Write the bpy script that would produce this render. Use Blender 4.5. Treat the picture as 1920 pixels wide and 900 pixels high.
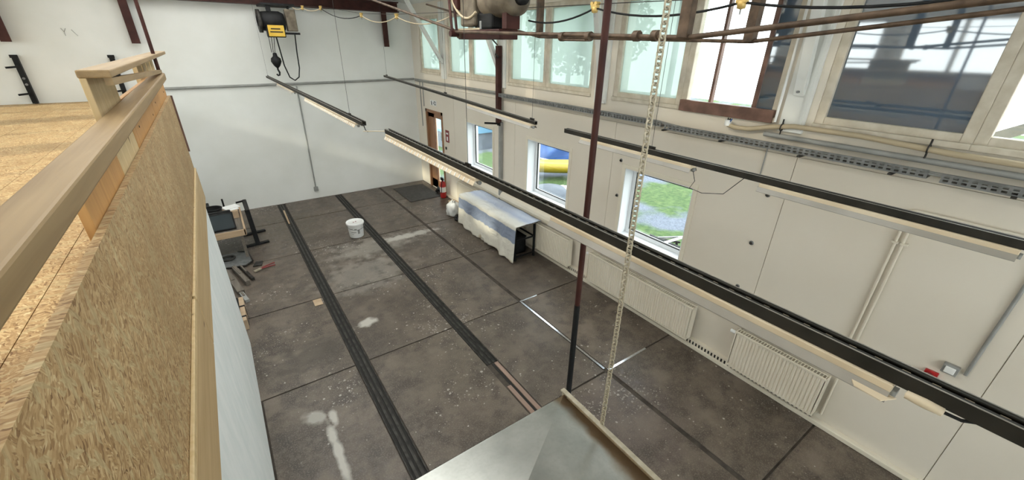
import bpy, bmesh, math, random
from mathutils import Vector, Matrix
random.seed(7)
for o in list(bpy.data.objects): bpy.data.objects.remove(o)
SC = bpy.context.scene
COL = SC.collection
PI = math.pi
# ------------------------------------------------------------------ camera
H = 3.70
PITCH, YAW, ROLL, FPX = 0.445185, 0.61598, 0.017213, 762.67
fw = Vector((math.sin(YAW)*math.cos(PITCH), math.cos(YAW)*math.cos(PITCH), -math.sin(PITCH)))
rt = Vector((math.cos(YAW), -math.sin(YAW), 0)); up = rt.cross(fw)
r2 = rt*math.cos(ROLL)+up*math.sin(ROLL); u2 = -rt*math.sin(ROLL)+up*math.cos(ROLL)
cd = bpy.data.cameras.new('camera'); cam = bpy.data.objects.new('camera', cd); COL.objects.link(cam)
cam.matrix_world = Matrix(((r2.x,u2.x,-fw.x,0),(r2.y,u2.y,-fw.y,0),(r2.z,u2.z,-fw.z,H),(0,0,0,1)))
cd.sensor_width = 36; cd.sensor_fit = 'HORIZONTAL'; cd.lens = FPX/1920*36; cd.clip_start = 0.02; cd.clip_end = 300
SC.camera = cam
# ------------------------------------------------------------------ world, sun, exposure
w = bpy.data.worlds.new('sky'); SC.world = w; w.use_nodes = True
bg = w.node_tree.nodes['Background']; bg.inputs[0].default_value = (1.0,0.985,0.965,1); bg.inputs[1].default_value = 5.0
sd = bpy.data.lights.new('sun','SUN'); sd.energy = 4.5; sd.angle = 0.05; sd.color = (1,0.86,0.66)
sun = bpy.data.objects.new('sun', sd); COL.objects.link(sun); sun.location = (-20,4,12)
sun.rotation_euler = Vector((0.93,0.10,-0.40)).to_track_quat('-Z','Y').to_euler()
vs = SC.view_settings; vs.view_transform = 'Standard'; vs.look = 'None'; vs.gamma = 1; vs.use_curve_mapping = False
vs.exposure = 0.36
def portal(loc, rot, sx, sy):
    l = bpy.data.lights.new('window_portal','AREA'); l.shape = 'RECTANGLE'; l.size = sx; l.size_y = sy
    l.cycles.is_portal = True
    o = bpy.data.objects.new('window_portal', l); COL.objects.link(o); o.location = loc; o.rotation_euler = rot
portal((4.99,8.95,3.69),(0,PI/2,0),1.2,3.8); portal((4.99,5.7,3.69),(0,PI/2,0),1.2,2.3)
portal((4.99,3.05,3.69),(0,PI/2,0),1.2,2.3); portal((4.99,0.5,3.69),(0,PI/2,0),1.2,2.3)
portal((4.99,5.6,1.62),(0,PI/2,0),1.1,6.1)
portal((-4.98,3.6,3.85),(0,-PI/2,0),1.3,14.5)
portal((0.2,-4.35,2.6),(-PI/2,0,0),7.2,3.4)
portal((1.07,5.5,5.37),(0,0.16,0),1.75,9.4); portal((-0.72,5.5,5.42),(0,-0.16,0),1.1,9.4)
# ------------------------------------------------------------------ materials
MATS = {}
def nt(name):
    m = bpy.data.materials.new(name); m.use_nodes = True; MATS[name] = m
    t = m.node_tree; return m, t, t.nodes['Principled BSDF']
def N(t, kind, **kw):
    n = t.nodes.new(kind)
    for k, v in kw.items():
        if k.startswith('i_'): n.inputs[k[2:].replace('_',' ')].default_value = v
        elif k.isdigit(): pass
        else: setattr(n, k, v)
    return n
def L(t, a, b): t.links.new(a, b)
def coords(t, scale=(1,1,1), kind='Object', rot=(0,0,0)):
    tc = N(t,'ShaderNodeTexCoord'); mp = N(t,'ShaderNodeMapping')
    mp.inputs['Scale'].default_value = scale; mp.inputs['Rotation'].default_value = rot
    L(t, tc.outputs[kind], mp.inputs['Vector']); return mp.outputs[0]
def ramp(t, fac, stops):
    r = N(t,'ShaderNodeValToRGB'); e = r.color_ramp.elements
    while len(e) < len(stops): e.new(0.5)
    for q, (p, c) in zip(e, stops): q.position = p; q.color = (*c,1) if len(c)==3 else c
    L(t, fac, r.inputs[0]); return r.outputs[0]
def mix(t, fac, a, b, mode='MIX'):
    m = N(t,'ShaderNodeMix', data_type='RGBA', blend_type=mode)
    for s, v in ((0,fac),(6,a),(7,b)):
        if hasattr(v,'is_linked') or hasattr(v,'links'): L(t, v, m.inputs[s])
        else: m.inputs[s].default_value = v if s==0 else (*v,1)
    return m.outputs[2]
def math_(t, op, a, b=0.0, c=0.0):
    m = N(t,'ShaderNodeMath', operation=op)
    for i, v in enumerate((a,b,c)):
        if hasattr(v,'links'): L(t, v, m.inputs[i])
        else: m.inputs[i].default_value = v
    return m.outputs[0]
def bump(t, p, h, s=0.2, d=0.01):
    b = N(t,'ShaderNodeBump'); b.inputs['Strength'].default_value = s; b.inputs['Distance'].default_value = d
    L(t, h, b.inputs['Height']); L(t, b.outputs[0], p.inputs['Normal'])
def mat(name, c1, c2=None, scale=6, rough=0.6, metal=0.0, bmp=0.0, stretch=(1,1,1), detail=5, lo=0.35, hi=0.65, spec=0.5):
    m, t, p = nt(name)
    p.inputs['Roughness'].default_value = rough; p.inputs['Metallic'].default_value = metal
    p.inputs['Specular IOR Level'].default_value = spec
    if c2 is None: p.inputs['Base Color'].default_value = (*c1,1); 
    if c2 is not None or bmp:
        nz = N(t,'ShaderNodeTexNoise'); nz.inputs['Scale'].default_value = scale; nz.inputs['Detail'].default_value = detail
        L(t, coords(t, stretch), nz.inputs['Vector'])
        if c2 is not None: L(t, ramp(t, nz.outputs[0], [(lo,c1),(hi,c2)]), p.inputs['Base Color'])
        if bmp: bump(t, p, nz.outputs[0], bmp)
    return m
def wood(name, c1, c2, axis='y', rough=0.6, knots=True):
    m, t, p = nt(name); p.inputs['Roughness'].default_value = rough
    s = {'x':(0.6,14,14),'y':(14,0.6,14),'z':(14,14,0.6)}[axis]
    v = coords(t, s); n = N(t,'ShaderNodeTexNoise'); n.inputs['Scale'].default_value = 2.2; n.inputs['Detail'].default_value = 6
    n.inputs['Distortion'].default_value = 0.6; L(t, v, n.inputs['Vector'])
    oi = N(t,'ShaderNodeObjectInfo'); base = ramp(t, n.outputs[0], [(0.3,c1),(0.7,c2)])
    n2 = N(t,'ShaderNodeTexNoise'); n2.inputs['Scale'].default_value = 1.7; n2.inputs['Detail'].default_value = 3; L(t, coords(t), n2.inputs['Vector'])
    base = mix(t, math_(t,'MULTIPLY',n2.outputs[0],0.5), base, tuple(q*0.72 for q in c1))
    if knots:
        vo = N(t,'ShaderNodeTexVoronoi'); vo.inputs['Scale'].default_value = 1.0
        ks = {'x':(2.2,7,7),'y':(7,2.2,7),'z':(7,7,2.2)}[axis]; L(t, coords(t, ks), vo.inputs['Vector'])
        base = mix(t, ramp(t, vo.outputs[0], [(0.05,(1,1,1)),(0.10,(0,0,0))]), base, (0.12,0.06,0.025))
    L(t, base, p.inputs['Base Color']); bump(t, p, n.outputs[0], 0.15, 0.004); return m
def osb(name, tone=1.0, plane='yz'):
    m, t, p = nt(name); p.inputs['Roughness'].default_value = 0.7
    a, b = (26, 95)
    def layer(rot, sc, seed):
        v0 = coords(t, (1,1,1), rot=rot)
        nz = N(t,'ShaderNodeTexNoise'); nz.inputs['Scale'].default_value = 5+seed; L(t, v0, nz.inputs['Vector'])
        va = N(t,'ShaderNodeVectorMath', operation='ADD'); L(t, v0, va.inputs[0])
        vm = N(t,'ShaderNodeVectorMath', operation='SCALE'); L(t, nz.outputs[1], vm.inputs[0]); vm.inputs['Scale'].default_value = 0.06; L(t, vm.outputs[0], va.inputs[1])
        mp = N(t,'ShaderNodeMapping'); mp.inputs['Scale'].default_value = sc; mp.inputs['Location'].default_value = (seed,seed*2,seed); L(t, va.outputs[0], mp.inputs['Vector'])
        vo = N(t,'ShaderNodeTexVoronoi'); vo.inputs['Scale'].default_value = 1; L(t, mp.outputs[0], vo.inputs['Vector'])
        sp = N(t,'ShaderNodeSeparateColor'); L(t, vo.outputs['Color'], sp.inputs[0]); return sp.outputs[0], vo.outputs[0]
    if plane == 'yz':
        A, da = layer((0.35,0,0), (20,230,44), 1.0); B, db = layer((-0.5,0,0), (20,280,60), 4.0); C, dc = layer((0.9,0,0),(30,200,60),8.0); D, dd = layer((0.15,0,0),(14,62,13),3.0); E, de = layer((-0.75,0,0),(14,70,14),6.0)
    else:
        A, da = layer((0,0,0.3), (36,170,20), 1.0); B, db = layer((0,0,-0.5), (44,200,20), 4.0); C, dc = layer((0,0,1.1),(44,150,20),8.0); D, dd = layer((0,0,0.1),(12,55,14),3.0); E, de = layer((0,0,-0.8),(12,60,14),6.0)
    k = tone
    st = [(0.0,(0.19*k,0.095*k,0.034*k)),(0.2,(0.36*k,0.215*k,0.09*k)),(0.6,(0.50*k,0.325*k,0.152*k)),(0.9,(0.60*k,0.43*k,0.225*k)),(1.0,(0.68*k,0.53*k,0.30*k))]
    big = [(0.0,(0.40*k,0.28*k,0.13*k)),(1.0,(0.60*k,0.48*k,0.27*k))]
    nm = N(t,'ShaderNodeTexNoise'); nm.inputs['Scale'].default_value = 24; nm.inputs['Detail'].default_value = 2; L(t, coords(t), nm.inputs['Vector'])
    f1 = ramp(t, nm.outputs[0], [(0.47,(0,0,0)),(0.5,(1,1,1))]); f2 = ramp(t, nm.outputs[1], [(0.45,(0,0,0)),(0.5,(1,1,1))])
    col = mix(t, f1, ramp(t,A,st), ramp(t,B,st)); col = mix(t, f2, col, ramp(t,C,st))
    col = mix(t, math_(t,'MULTIPLY', math_(t,'GREATER_THAN', D, 0.86), 0.8), col, ramp(t,A,big)); col = mix(t, math_(t,'MULTIPLY', math_(t,'GREATER_THAN', E, 0.90), 0.75), col, ramp(t,B,big))
    n3 = N(t,'ShaderNodeTexNoise'); n3.inputs['Scale'].default_value = 3; n3.inputs['Detail'].default_value = 3; L(t, coords(t), n3.inputs['Vector'])
    col = mix(t, ramp(t, n3.outputs[0], [(0.35,(0.35,)*3),(0.6,(0,)*3)]), col, (0.28*k,0.165*k,0.065*k))
    L(t, col, p.inputs['Base Color'])
    hh = mix(t, f1, A, B); bump(t, p, hh, 0.3, 0.003); return m
M = {}
M['wall'] = mat('white_wall_paint',(0.70,0.70,0.66),(0.76,0.76,0.73),1.2,0.75,bmp=0.05)
M['panel'] = mat('cream_panel_paint',(0.70,0.635,0.535),(0.74,0.68,0.585),0.9,0.6,bmp=0.03)
M['whitewash'] = mat('whitewashed_masonry',(0.74,0.78,0.78),(0.82,0.84,0.84),9,0.8,bmp=0.35,stretch=(1,1,0.35))
M['ceil'] = mat('white_ceiling',(0.72,0.72,0.69),(0.76,0.76,0.74),1.5,0.8)
M['cream'] = mat('cream_enamel',(0.72,0.655,0.535),(0.76,0.70,0.585),3,0.35)
M['pvc'] = mat('white_pvc',(0.80,0.82,0.84),None,rough=0.35)
M['frame'] = mat('weathered_beige_frame',(0.52,0.46,0.36),(0.64,0.58,0.48),10,0.7,bmp=0.15)
M['dark_frame'] = mat('brown_stained_frame',(0.10,0.05,0.035),(0.20,0.105,0.075),8,0.55)
M['black'] = mat('black_metal',(0.005,0.005,0.005),(0.012,0.012,0.013),10,0.6,spec=0.25)
M['rubber'] = mat('black_rubber',(0.012,0.012,0.012),None,rough=0.7)
M['redbrown'] = mat('oxide_red_steel',(0.034,0.009,0.007),(0.062,0.019,0.014),7,0.55,spec=0.25)
M['brownsteel'] = mat('brown_rusty_steel',(0.060,0.038,0.024),(0.13,0.085,0.055),14,0.55,metal=0.2,bmp=0.1,spec=0.3)
M['darksteel'] = mat('dark_steel',(0.022,0.020,0.018),(0.065,0.060,0.054),12,0.5,metal=0.5,spec=0.3)
M['grey'] = mat('grey_galvanised',(0.17,0.175,0.175),(0.27,0.275,0.275),18,0.45,metal=0.5)
M['greypvc'] = mat('grey_conduit',(0.25,0.25,0.235),(0.32,0.32,0.305),6,0.6)
M['trunk'] = mat('grey_brown_trunking',(0.014,0.013,0.010),(0.028,0.025,0.020),8,0.6,spec=0.25)
M['batten'] = mat('yellowed_batten',(0.60,0.49,0.34),(0.68,0.58,0.43),5,0.5)
M['reflector'] = mat('dusty_reflector',(0.27,0.25,0.215),(0.34,0.32,0.285),4,0.45)
M['pine'] = wood('pale_pine',(0.56,0.405,0.20),(0.70,0.54,0.31),'z')
M['pine_y'] = wood('pine_rail',(0.235,0.15,0.066),(0.36,0.245,0.12),'y')
M['pine_beam'] = wood('pine_beam',(0.48,0.325,0.16),(0.62,0.45,0.245),'y')
M['orange'] = wood('warm_lit_pine_board',(0.46,0.225,0.065),(0.60,0.325,0.11),'z')  # orange tint carries the warm bounce light on these shaded boards
M['doorwood'] = wood('varnished_door_wood',(0.26,0.125,0.06),(0.36,0.19,0.10),'z',0.4,False)
M['plank'] = wood('pinkish_floor_plank',(0.26,0.17,0.13),(0.36,0.25,0.20),'y',0.7,False)
M['oldwood'] = wood('old_grey_timber',(0.12,0.10,0.08),(0.22,0.19,0.155),'y',0.8,False)
M['tan'] = wood('tan_plywood',(0.45,0.31,0.19),(0.56,0.41,0.27),'x',0.6,False)
M['osb'] = osb('osb_board_upright',0.86,'yz'); M['osbf'] = osb('osb_floor_board',0.92,'xy')
M['red'] = mat('red_enamel',(0.42,0.02,0.02),None,rough=0.35)
M['darkred'] = mat('dark_red_plastic',(0.22,0.03,0.03),None,rough=0.5)
M['yellow'] = mat('yellow_plate',(0.62,0.38,0.03),(0.70,0.45,0.06),5,0.5)
M['brass'] = mat('yellow_brass',(0.55,0.36,0.10),(0.65,0.46,0.18),8,0.4,metal=0.4)
M['cable'] = mat('cream_cable',(0.46,0.375,0.25),None,rough=0.5)
M['chain'] = mat('dull_zinc_chain',(0.40,0.35,0.26),(0.52,0.47,0.37),30,0.45,metal=0.4)
M['white'] = mat('white_plastic',(0.78,0.78,0.76),(0.84,0.84,0.83),5,0.45)
M['bag'] = mat('white_sack',(0.66,0.66,0.64),(0.80,0.80,0.79),7,0.5)
M['screen'] = mat('dark_glossy_screen',(0.03,0.04,0.045),None,rough=0.15)
M['card'] = mat('cardboard',(0.42,0.30,0.19),(0.50,0.37,0.25),6,0.8)
M['seam'] = mat('polished_seam_steel',(0.42,0.44,0.48),(0.60,0.62,0.66),40,0.16,metal=1.0)
M['joint'] = mat('dirt_filled_joint',(0.040,0.031,0.024),(0.075,0.06,0.048),9,0.9)
M['lip'] = mat('lip_highlight_tone',(0.20,0.19,0.165),(0.32,0.30,0.27),20,0.45)  # paler colour stands in for the highlight along the trunking lip
M['sash'] = mat('blue_grey_sash',(0.16,0.20,0.25),None,rough=0.6)
M['slot'] = mat('dark_recess',(0.02,0.018,0.016),None,rough=0.9)
M['hoist'] = mat('grimy_motor_casing',(0.10,0.08,0.058),(0.20,0.165,0.12),9,0.5,metal=0.2,spec=0.3)
M['mat'] = mat('ribbed_dark_mat',(0.045,0.042,0.038),(0.075,0.07,0.063),12,0.8)
M['gravelconc'] = mat('yard_concrete',(0.34,0.34,0.33),(0.46,0.46,0.45),3,0.9)
M['tarp'] = mat('blue_tarpaulin',(0.012,0.06,0.22),(0.03,0.11,0.32),3,0.4)
M['boat'] = mat('yellow_hull',(0.33,0.24,0.01),(0.40,0.30,0.025),3,0.4)
M['leaf'] = mat('green_foliage',(0.035,0.10,0.025),(0.10,0.20,0.06),9,0.8)
M['bark'] = mat('brown_bark',(0.08,0.06,0.04),(0.14,0.10,0.07),9,0.9)
M['shed'] = mat('grey_shed_cladding',(0.07,0.085,0.11),(0.10,0.12,0.15),3,0.7)
M['roofblue'] = mat('light_blue_roof',(0.07,0.19,0.30),(0.10,0.23,0.34),3,0.5)
def galv():
    m, t, p = nt('hood_sheet_steel'); p.inputs['Metallic'].default_value = 0.85
    n = N(t,'ShaderNodeTexNoise'); n.inputs['Scale'].default_value = 6; n.inputs['Detail'].default_value = 7; L(t, coords(t), n.inputs['Vector'])
    n2 = N(t,'ShaderNodeTexNoise'); n2.inputs['Scale'].default_value = 60; n2.inputs['Detail'].default_value = 3; L(t, coords(t), n2.inputs['Vector'])
    c = ramp(t, n.outputs[0], [(0.3,(0.36,0.365,0.335)),(0.7,(0.52,0.52,0.485))])
    c = mix(t, ramp(t, n2.outputs[0], [(0.45,(0,0,0)),(0.8,(0.25,0.25,0.25))]), c, (0.30,0.29,0.26))
    # rust runs along the rim at x = +0.66 of the hood's own space
    tc = N(t,'ShaderNodeTexCoord'); sx = N(t,'ShaderNodeSeparateXYZ'); L(t, tc.outputs['Object'], sx.inputs[0])
    e = math_(t,'ADD', sx.outputs[0], math_(t,'MULTIPLY', math_(t,'SUBTRACT', n.outputs[0], 0.5), 0.16))
    c = mix(t, ramp(t, e, [(0.575,(0,0,0)),(0.625,(0.85,0.85,0.85))]), c, (0.23,0.14,0.065))
    L(t, c, p.inputs['Base Color'])
    L(t, ramp(t, n2.outputs[0], [(0.3,(0.30,)*3),(0.7,(0.36,)*3)]), p.inputs['Roughness'])
    return m
M['hood'] = galv()
def floormat():
    m, t, p = nt('worn_dark_concrete')
    g = N(t,'ShaderNodeNewGeometry'); oi = N(t,'ShaderNodeObjectInfo')
    def noise(s, d=5, st=(1,1,1)):
        mp = N(t,'ShaderNodeMapping'); mp.inputs['Scale'].default_value = st; L(t, g.outputs['Position'], mp.inputs['Vector'])
        n = N(t,'ShaderNodeTexNoise'); n.inputs['Scale'].default_value = s; n.inputs['Detail'].default_value = d; L(t, mp.outputs[0], n.inputs['Vector']); return n.outputs[0]
    a = noise(1.6,8); b = noise(14,6); c = noise(0.7,3); d = noise(5,7)
    col = ramp(t, a, [(0.33,(0.052,0.038,0.028)),(0.5,(0.110,0.086,0.066)),(0.68,(0.195,0.158,0.126))])
    col = mix(t, ramp(t, b, [(0.45,(0,0,0)),(0.68,(0.65,)*3)]), col, (0.20,0.168,0.138))
    col = mix(t, ramp(t, d, [(0.50,(0,0,0)),(0.64,(0.75,)*3)]), col, (0.055,0.043,0.035))
    e5 = noise(3.1,9); col = mix(t, ramp(t, e5, [(0.52,(0,0,0)),(0.68,(0.8,)*3)]), col, (0.235,0.195,0.158))
    gr = noise(70,2); col = mix(t, ramp(t, gr, [(0.50,(0,0,0)),(0.66,(0.55,)*3)]), col, (0.26,0.225,0.19))
    col = mix(t, math_(t,'MULTIPLY', oi.outputs['Random'], 0.35), col, (0.105,0.088,0.075))
    # chips and paint specks
    v = N(t,'ShaderNodeTexVoronoi'); v.inputs['Scale'].default_value = 13; L(t, g.outputs['Position'], v.inputs['Vector'])
    spk = math_(t,'MULTIPLY', math_(t,'LESS_THAN', v.outputs[0], math_(t,'MULTIPLY', math_(t,'SUBTRACT', c, 0.34), 0.85)), ramp(t, b, [(0.5,(0,)*3),(0.56,(1,)*3)]))
    col = mix(t, math_(t,'MULTIPLY',spk,0.75), col, (0.60,0.58,0.54))
    v2 = N(t,'ShaderNodeTexVoronoi'); v2.inputs['Scale'].default_value = 27; L(t, g.outputs['Position'], v2.inputs['Vector'])
    s2 = math_(t,'MULTIPLY', math_(t,'LESS_THAN', v2.outputs[0], math_(t,'MULTIPLY', math_(t,'SUBTRACT', c, 0.43), 1.3)), ramp(t, d, [(0.44,(0,)*3),(0.5,(1,)*3)]))
    col = mix(t, math_(t,'MULTIPLY',s2,0.6), col, (0.52,0.50,0.46))
    # plaster and paint stains with a shape of their own
    sp = N(t,'ShaderNodeSeparateXYZ'); L(t, g.outputs['Position'], sp.inputs[0])
    def stain(x, y, rx, ry, col, amt, colour=(0.62,0.61,0.57), k=1.2):
        u = math_(t,'DIVIDE', math_(t,'SUBTRACT', sp.outputs[0], x), rx); w_ = math_(t,'DIVIDE', math_(t,'SUBTRACT', sp.outputs[1], y), ry)
        q = math_(t,'SQRT', math_(t,'ADD', math_(t,'MULTIPLY',u,u), math_(t,'MULTIPLY',w_,w_)))
        q = math_(t,'ADD', q, math_(t,'MULTIPLY', math_(t,'SUBTRACT', d, 0.5), k*2))
        return mix(t, ramp(t, q, [(0.45,(amt,)*3),(1.0,(0,)*3)]), col, colour)
    col = stain(1.10,5.17,0.22,0.10,col,0.9); col = stain(2.75,7.75,0.75,0.16,col,0.75); col = stain(2.0,7.6,1.0,0.5,col,0.28)
    col = stain(0.20,3.20,0.055,0.55,col,0.95,k=0.8); col = stain(0.10,3.80,0.13,0.13,col,0.85,(0.5,0.49,0.45)); col = stain(0.26,3.72,0.05,0.16,col,0.9)
    col = stain(1.5,6.6,0.9,0.7,col,0.22); col = stain(1.7,3.9,0.9,0.9,col,0.30,(0.20,0.175,0.14)); col = stain(3.0,1.9,0.8,0.8,col,0.35,(0.15,0.115,0.11))
    col = stain(0.3,4.9,0.5,0.35,col,0.5,(0.035,0.03,0.022)); col = stain(1.5,8.6,0.8,0.25,col,0.5,(0.06,0.04,0.028)); col = stain(0.5,9.6,1.3,1.2,col,0.4,(0.11,0.095,0.065))
    col = mix(t, 1.0, col, (0.80,0.765,0.735), 'MULTIPLY')
    L(t, col, p.inputs['Base Color']); L(t, ramp(t, b, [(0.3,(0.33,)*3),(0.7,(0.58,)*3)]), p.inputs['Roughness'])
    bump(t, p, b, 0.18, 0.006); return m
M['slab'] = floormat()
def glass(name, tint, trans, gloss, rough=0.02, diffuse=0.0, dcol=(0.8,0.9,0.88)):
    m = bpy.data.materials.new(name); m.use_nodes = True; t = m.node_tree; t.nodes.remove(t.nodes['Principled BSDF'])
    out = t.nodes['Material Output']; tr = N(t,'ShaderNodeBsdfTransparent'); tr.inputs[0].default_value = (*tint,1)
    gl = N(t,'ShaderNodeBsdfGlossy'); gl.inputs['Roughness'].default_value = rough; gl.inputs[0].default_value = (1,1,1,1)
    mx = N(t,'ShaderNodeMixShader'); mx.inputs[0].default_value = gloss; L(t, tr.outputs[0], mx.inputs[1]); L(t, gl.outputs[0], mx.inputs[2])
    o = mx.outputs[0]
    if diffuse:
        tl = N(t,'ShaderNodeBsdfTranslucent'); tl.inputs[0].default_value = (*dcol,1)
        nz = N(t,'ShaderNodeTexNoise'); nz.inputs['Scale'].default_value = 1.3; nz.inputs['Detail'].default_value = 4; L(t, coords(t,(1,1,0.5)), nz.inputs['Vector'])
        L(t, ramp(t, nz.outputs[0], [(0.3,tuple(q*0.86 for q in dcol)),(0.7,dcol)]), tl.inputs[0])
        m2 = N(t,'ShaderNodeMixShader'); m2.inputs[0].default_value = diffuse; L(t, o, m2.inputs[1]); L(t, tl.outputs[0], m2.inputs[2]); o = m2.outputs[0]
    L(t, o, out.inputs[0]); return m
M['clear'] = glass('clear_glass',(0.90,0.95,0.96),1,0.08)
M['frost'] = glass('wired_pale_green_glass',(0.44,0.51,0.485),1,0.05,0.08,0.5,(0.51,0.59,0.57))
M['mirrorglass'] = glass('reflective_grey_glass',(0.05,0.06,0.072),1,0.32,0.04,0.35,(0.26,0.32,0.37))
M['milk'] = glass('milky_added_skylight',(0.7,0.72,0.72),1,0.05,0.2,0.5,(0.9,0.92,0.92))
def groundmat():
    m, t, p = nt('grass_and_gravel'); p.inputs['Roughness'].default_value = 0.95
    g = N(t,'ShaderNodeNewGeometry')
    def noise(s, d):
        n = N(t,'ShaderNodeTexNoise'); n.inputs['Scale'].default_value = s; n.inputs['Detail'].default_value = d; L(t, g.outputs['Position'], n.inputs['Vector']); return n.outputs[0]
    a = noise(0.55,4); b = noise(9,6); c = noise(30,3)
    grass = ramp(t, b, [(0.3,(0.024,0.062,0.015)),(0.7,(0.085,0.14,0.042))]); grav = ramp(t, c, [(0.3,(0.070,0.085,0.115)),(0.7,(0.16,0.185,0.235))])
    L(t, mix(t, ramp(t, a, [(0.46,(0,)*3),(0.56,(1,)*3)]), grass, grav), p.inputs['Base Color']); return m
M['ground'] = groundmat()
def clothmat():
    m, t, p = nt('painted_dust_sheet'); p.inputs['Roughness'].default_value = 0.5
    uv = N(t,'ShaderNodeUVMap'); sx = N(t,'ShaderNodeSeparateXYZ'); L(t, uv.outputs[0], sx.inputs[0])
    n = N(t,'ShaderNodeTexNoise'); n.inputs['Scale'].default_value = 5; n.inputs['Detail'].default_value = 5; L(t, coords(t), n.inputs['Vector'])
    e = math_(t,'ADD', sx.outputs[1], math_(t,'MULTIPLY', math_(t,'SUBTRACT', n.outputs[0], 0.5), 0.06))
    W_ = (0.70,0.67,0.59); B_ = (0.23,0.27,0.36)
    c = ramp(t, e, [(0.0,W_),(0.30,W_),(0.315,B_),(0.50,B_),(0.515,W_),(0.70,(0.66,0.66,0.64)),(0.80,(0.40,0.46,0.60)),(0.90,(0.52,0.58,0.70)),(1.0,(0.40,0.47,0.62))])  # blue tones over the table top stand in for its bluish highlight
    v = N(t,'ShaderNodeTexVoronoi'); v.inputs['Scale'].default_value = 2.6; L(t, coords(t), v.inputs['Vector'])
    c = mix(t, ramp(t, math_(t,'ADD', v.outputs[0], math_(t,'MULTIPLY',n.outputs[0],0.25)), [(0.20,(0.7,)*3),(0.30,(0,)*3)]), c, (0.42,0.32,0.17))
    n6 = N(t,'ShaderNodeTexNoise'); n6.inputs['Scale'].default_value = 4.5; n6.inputs['Detail'].default_value = 4; n6.inputs['Distortion'].default_value = 1.2; L(t, coords(t,(1,0.6,1)), n6.inputs['Vector']); bump(t, p, n6.outputs[0], 0.9, 0.05)
    L(t, c, p.inputs['Base Color']); return m
M['cloth'] = clothmat()
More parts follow.
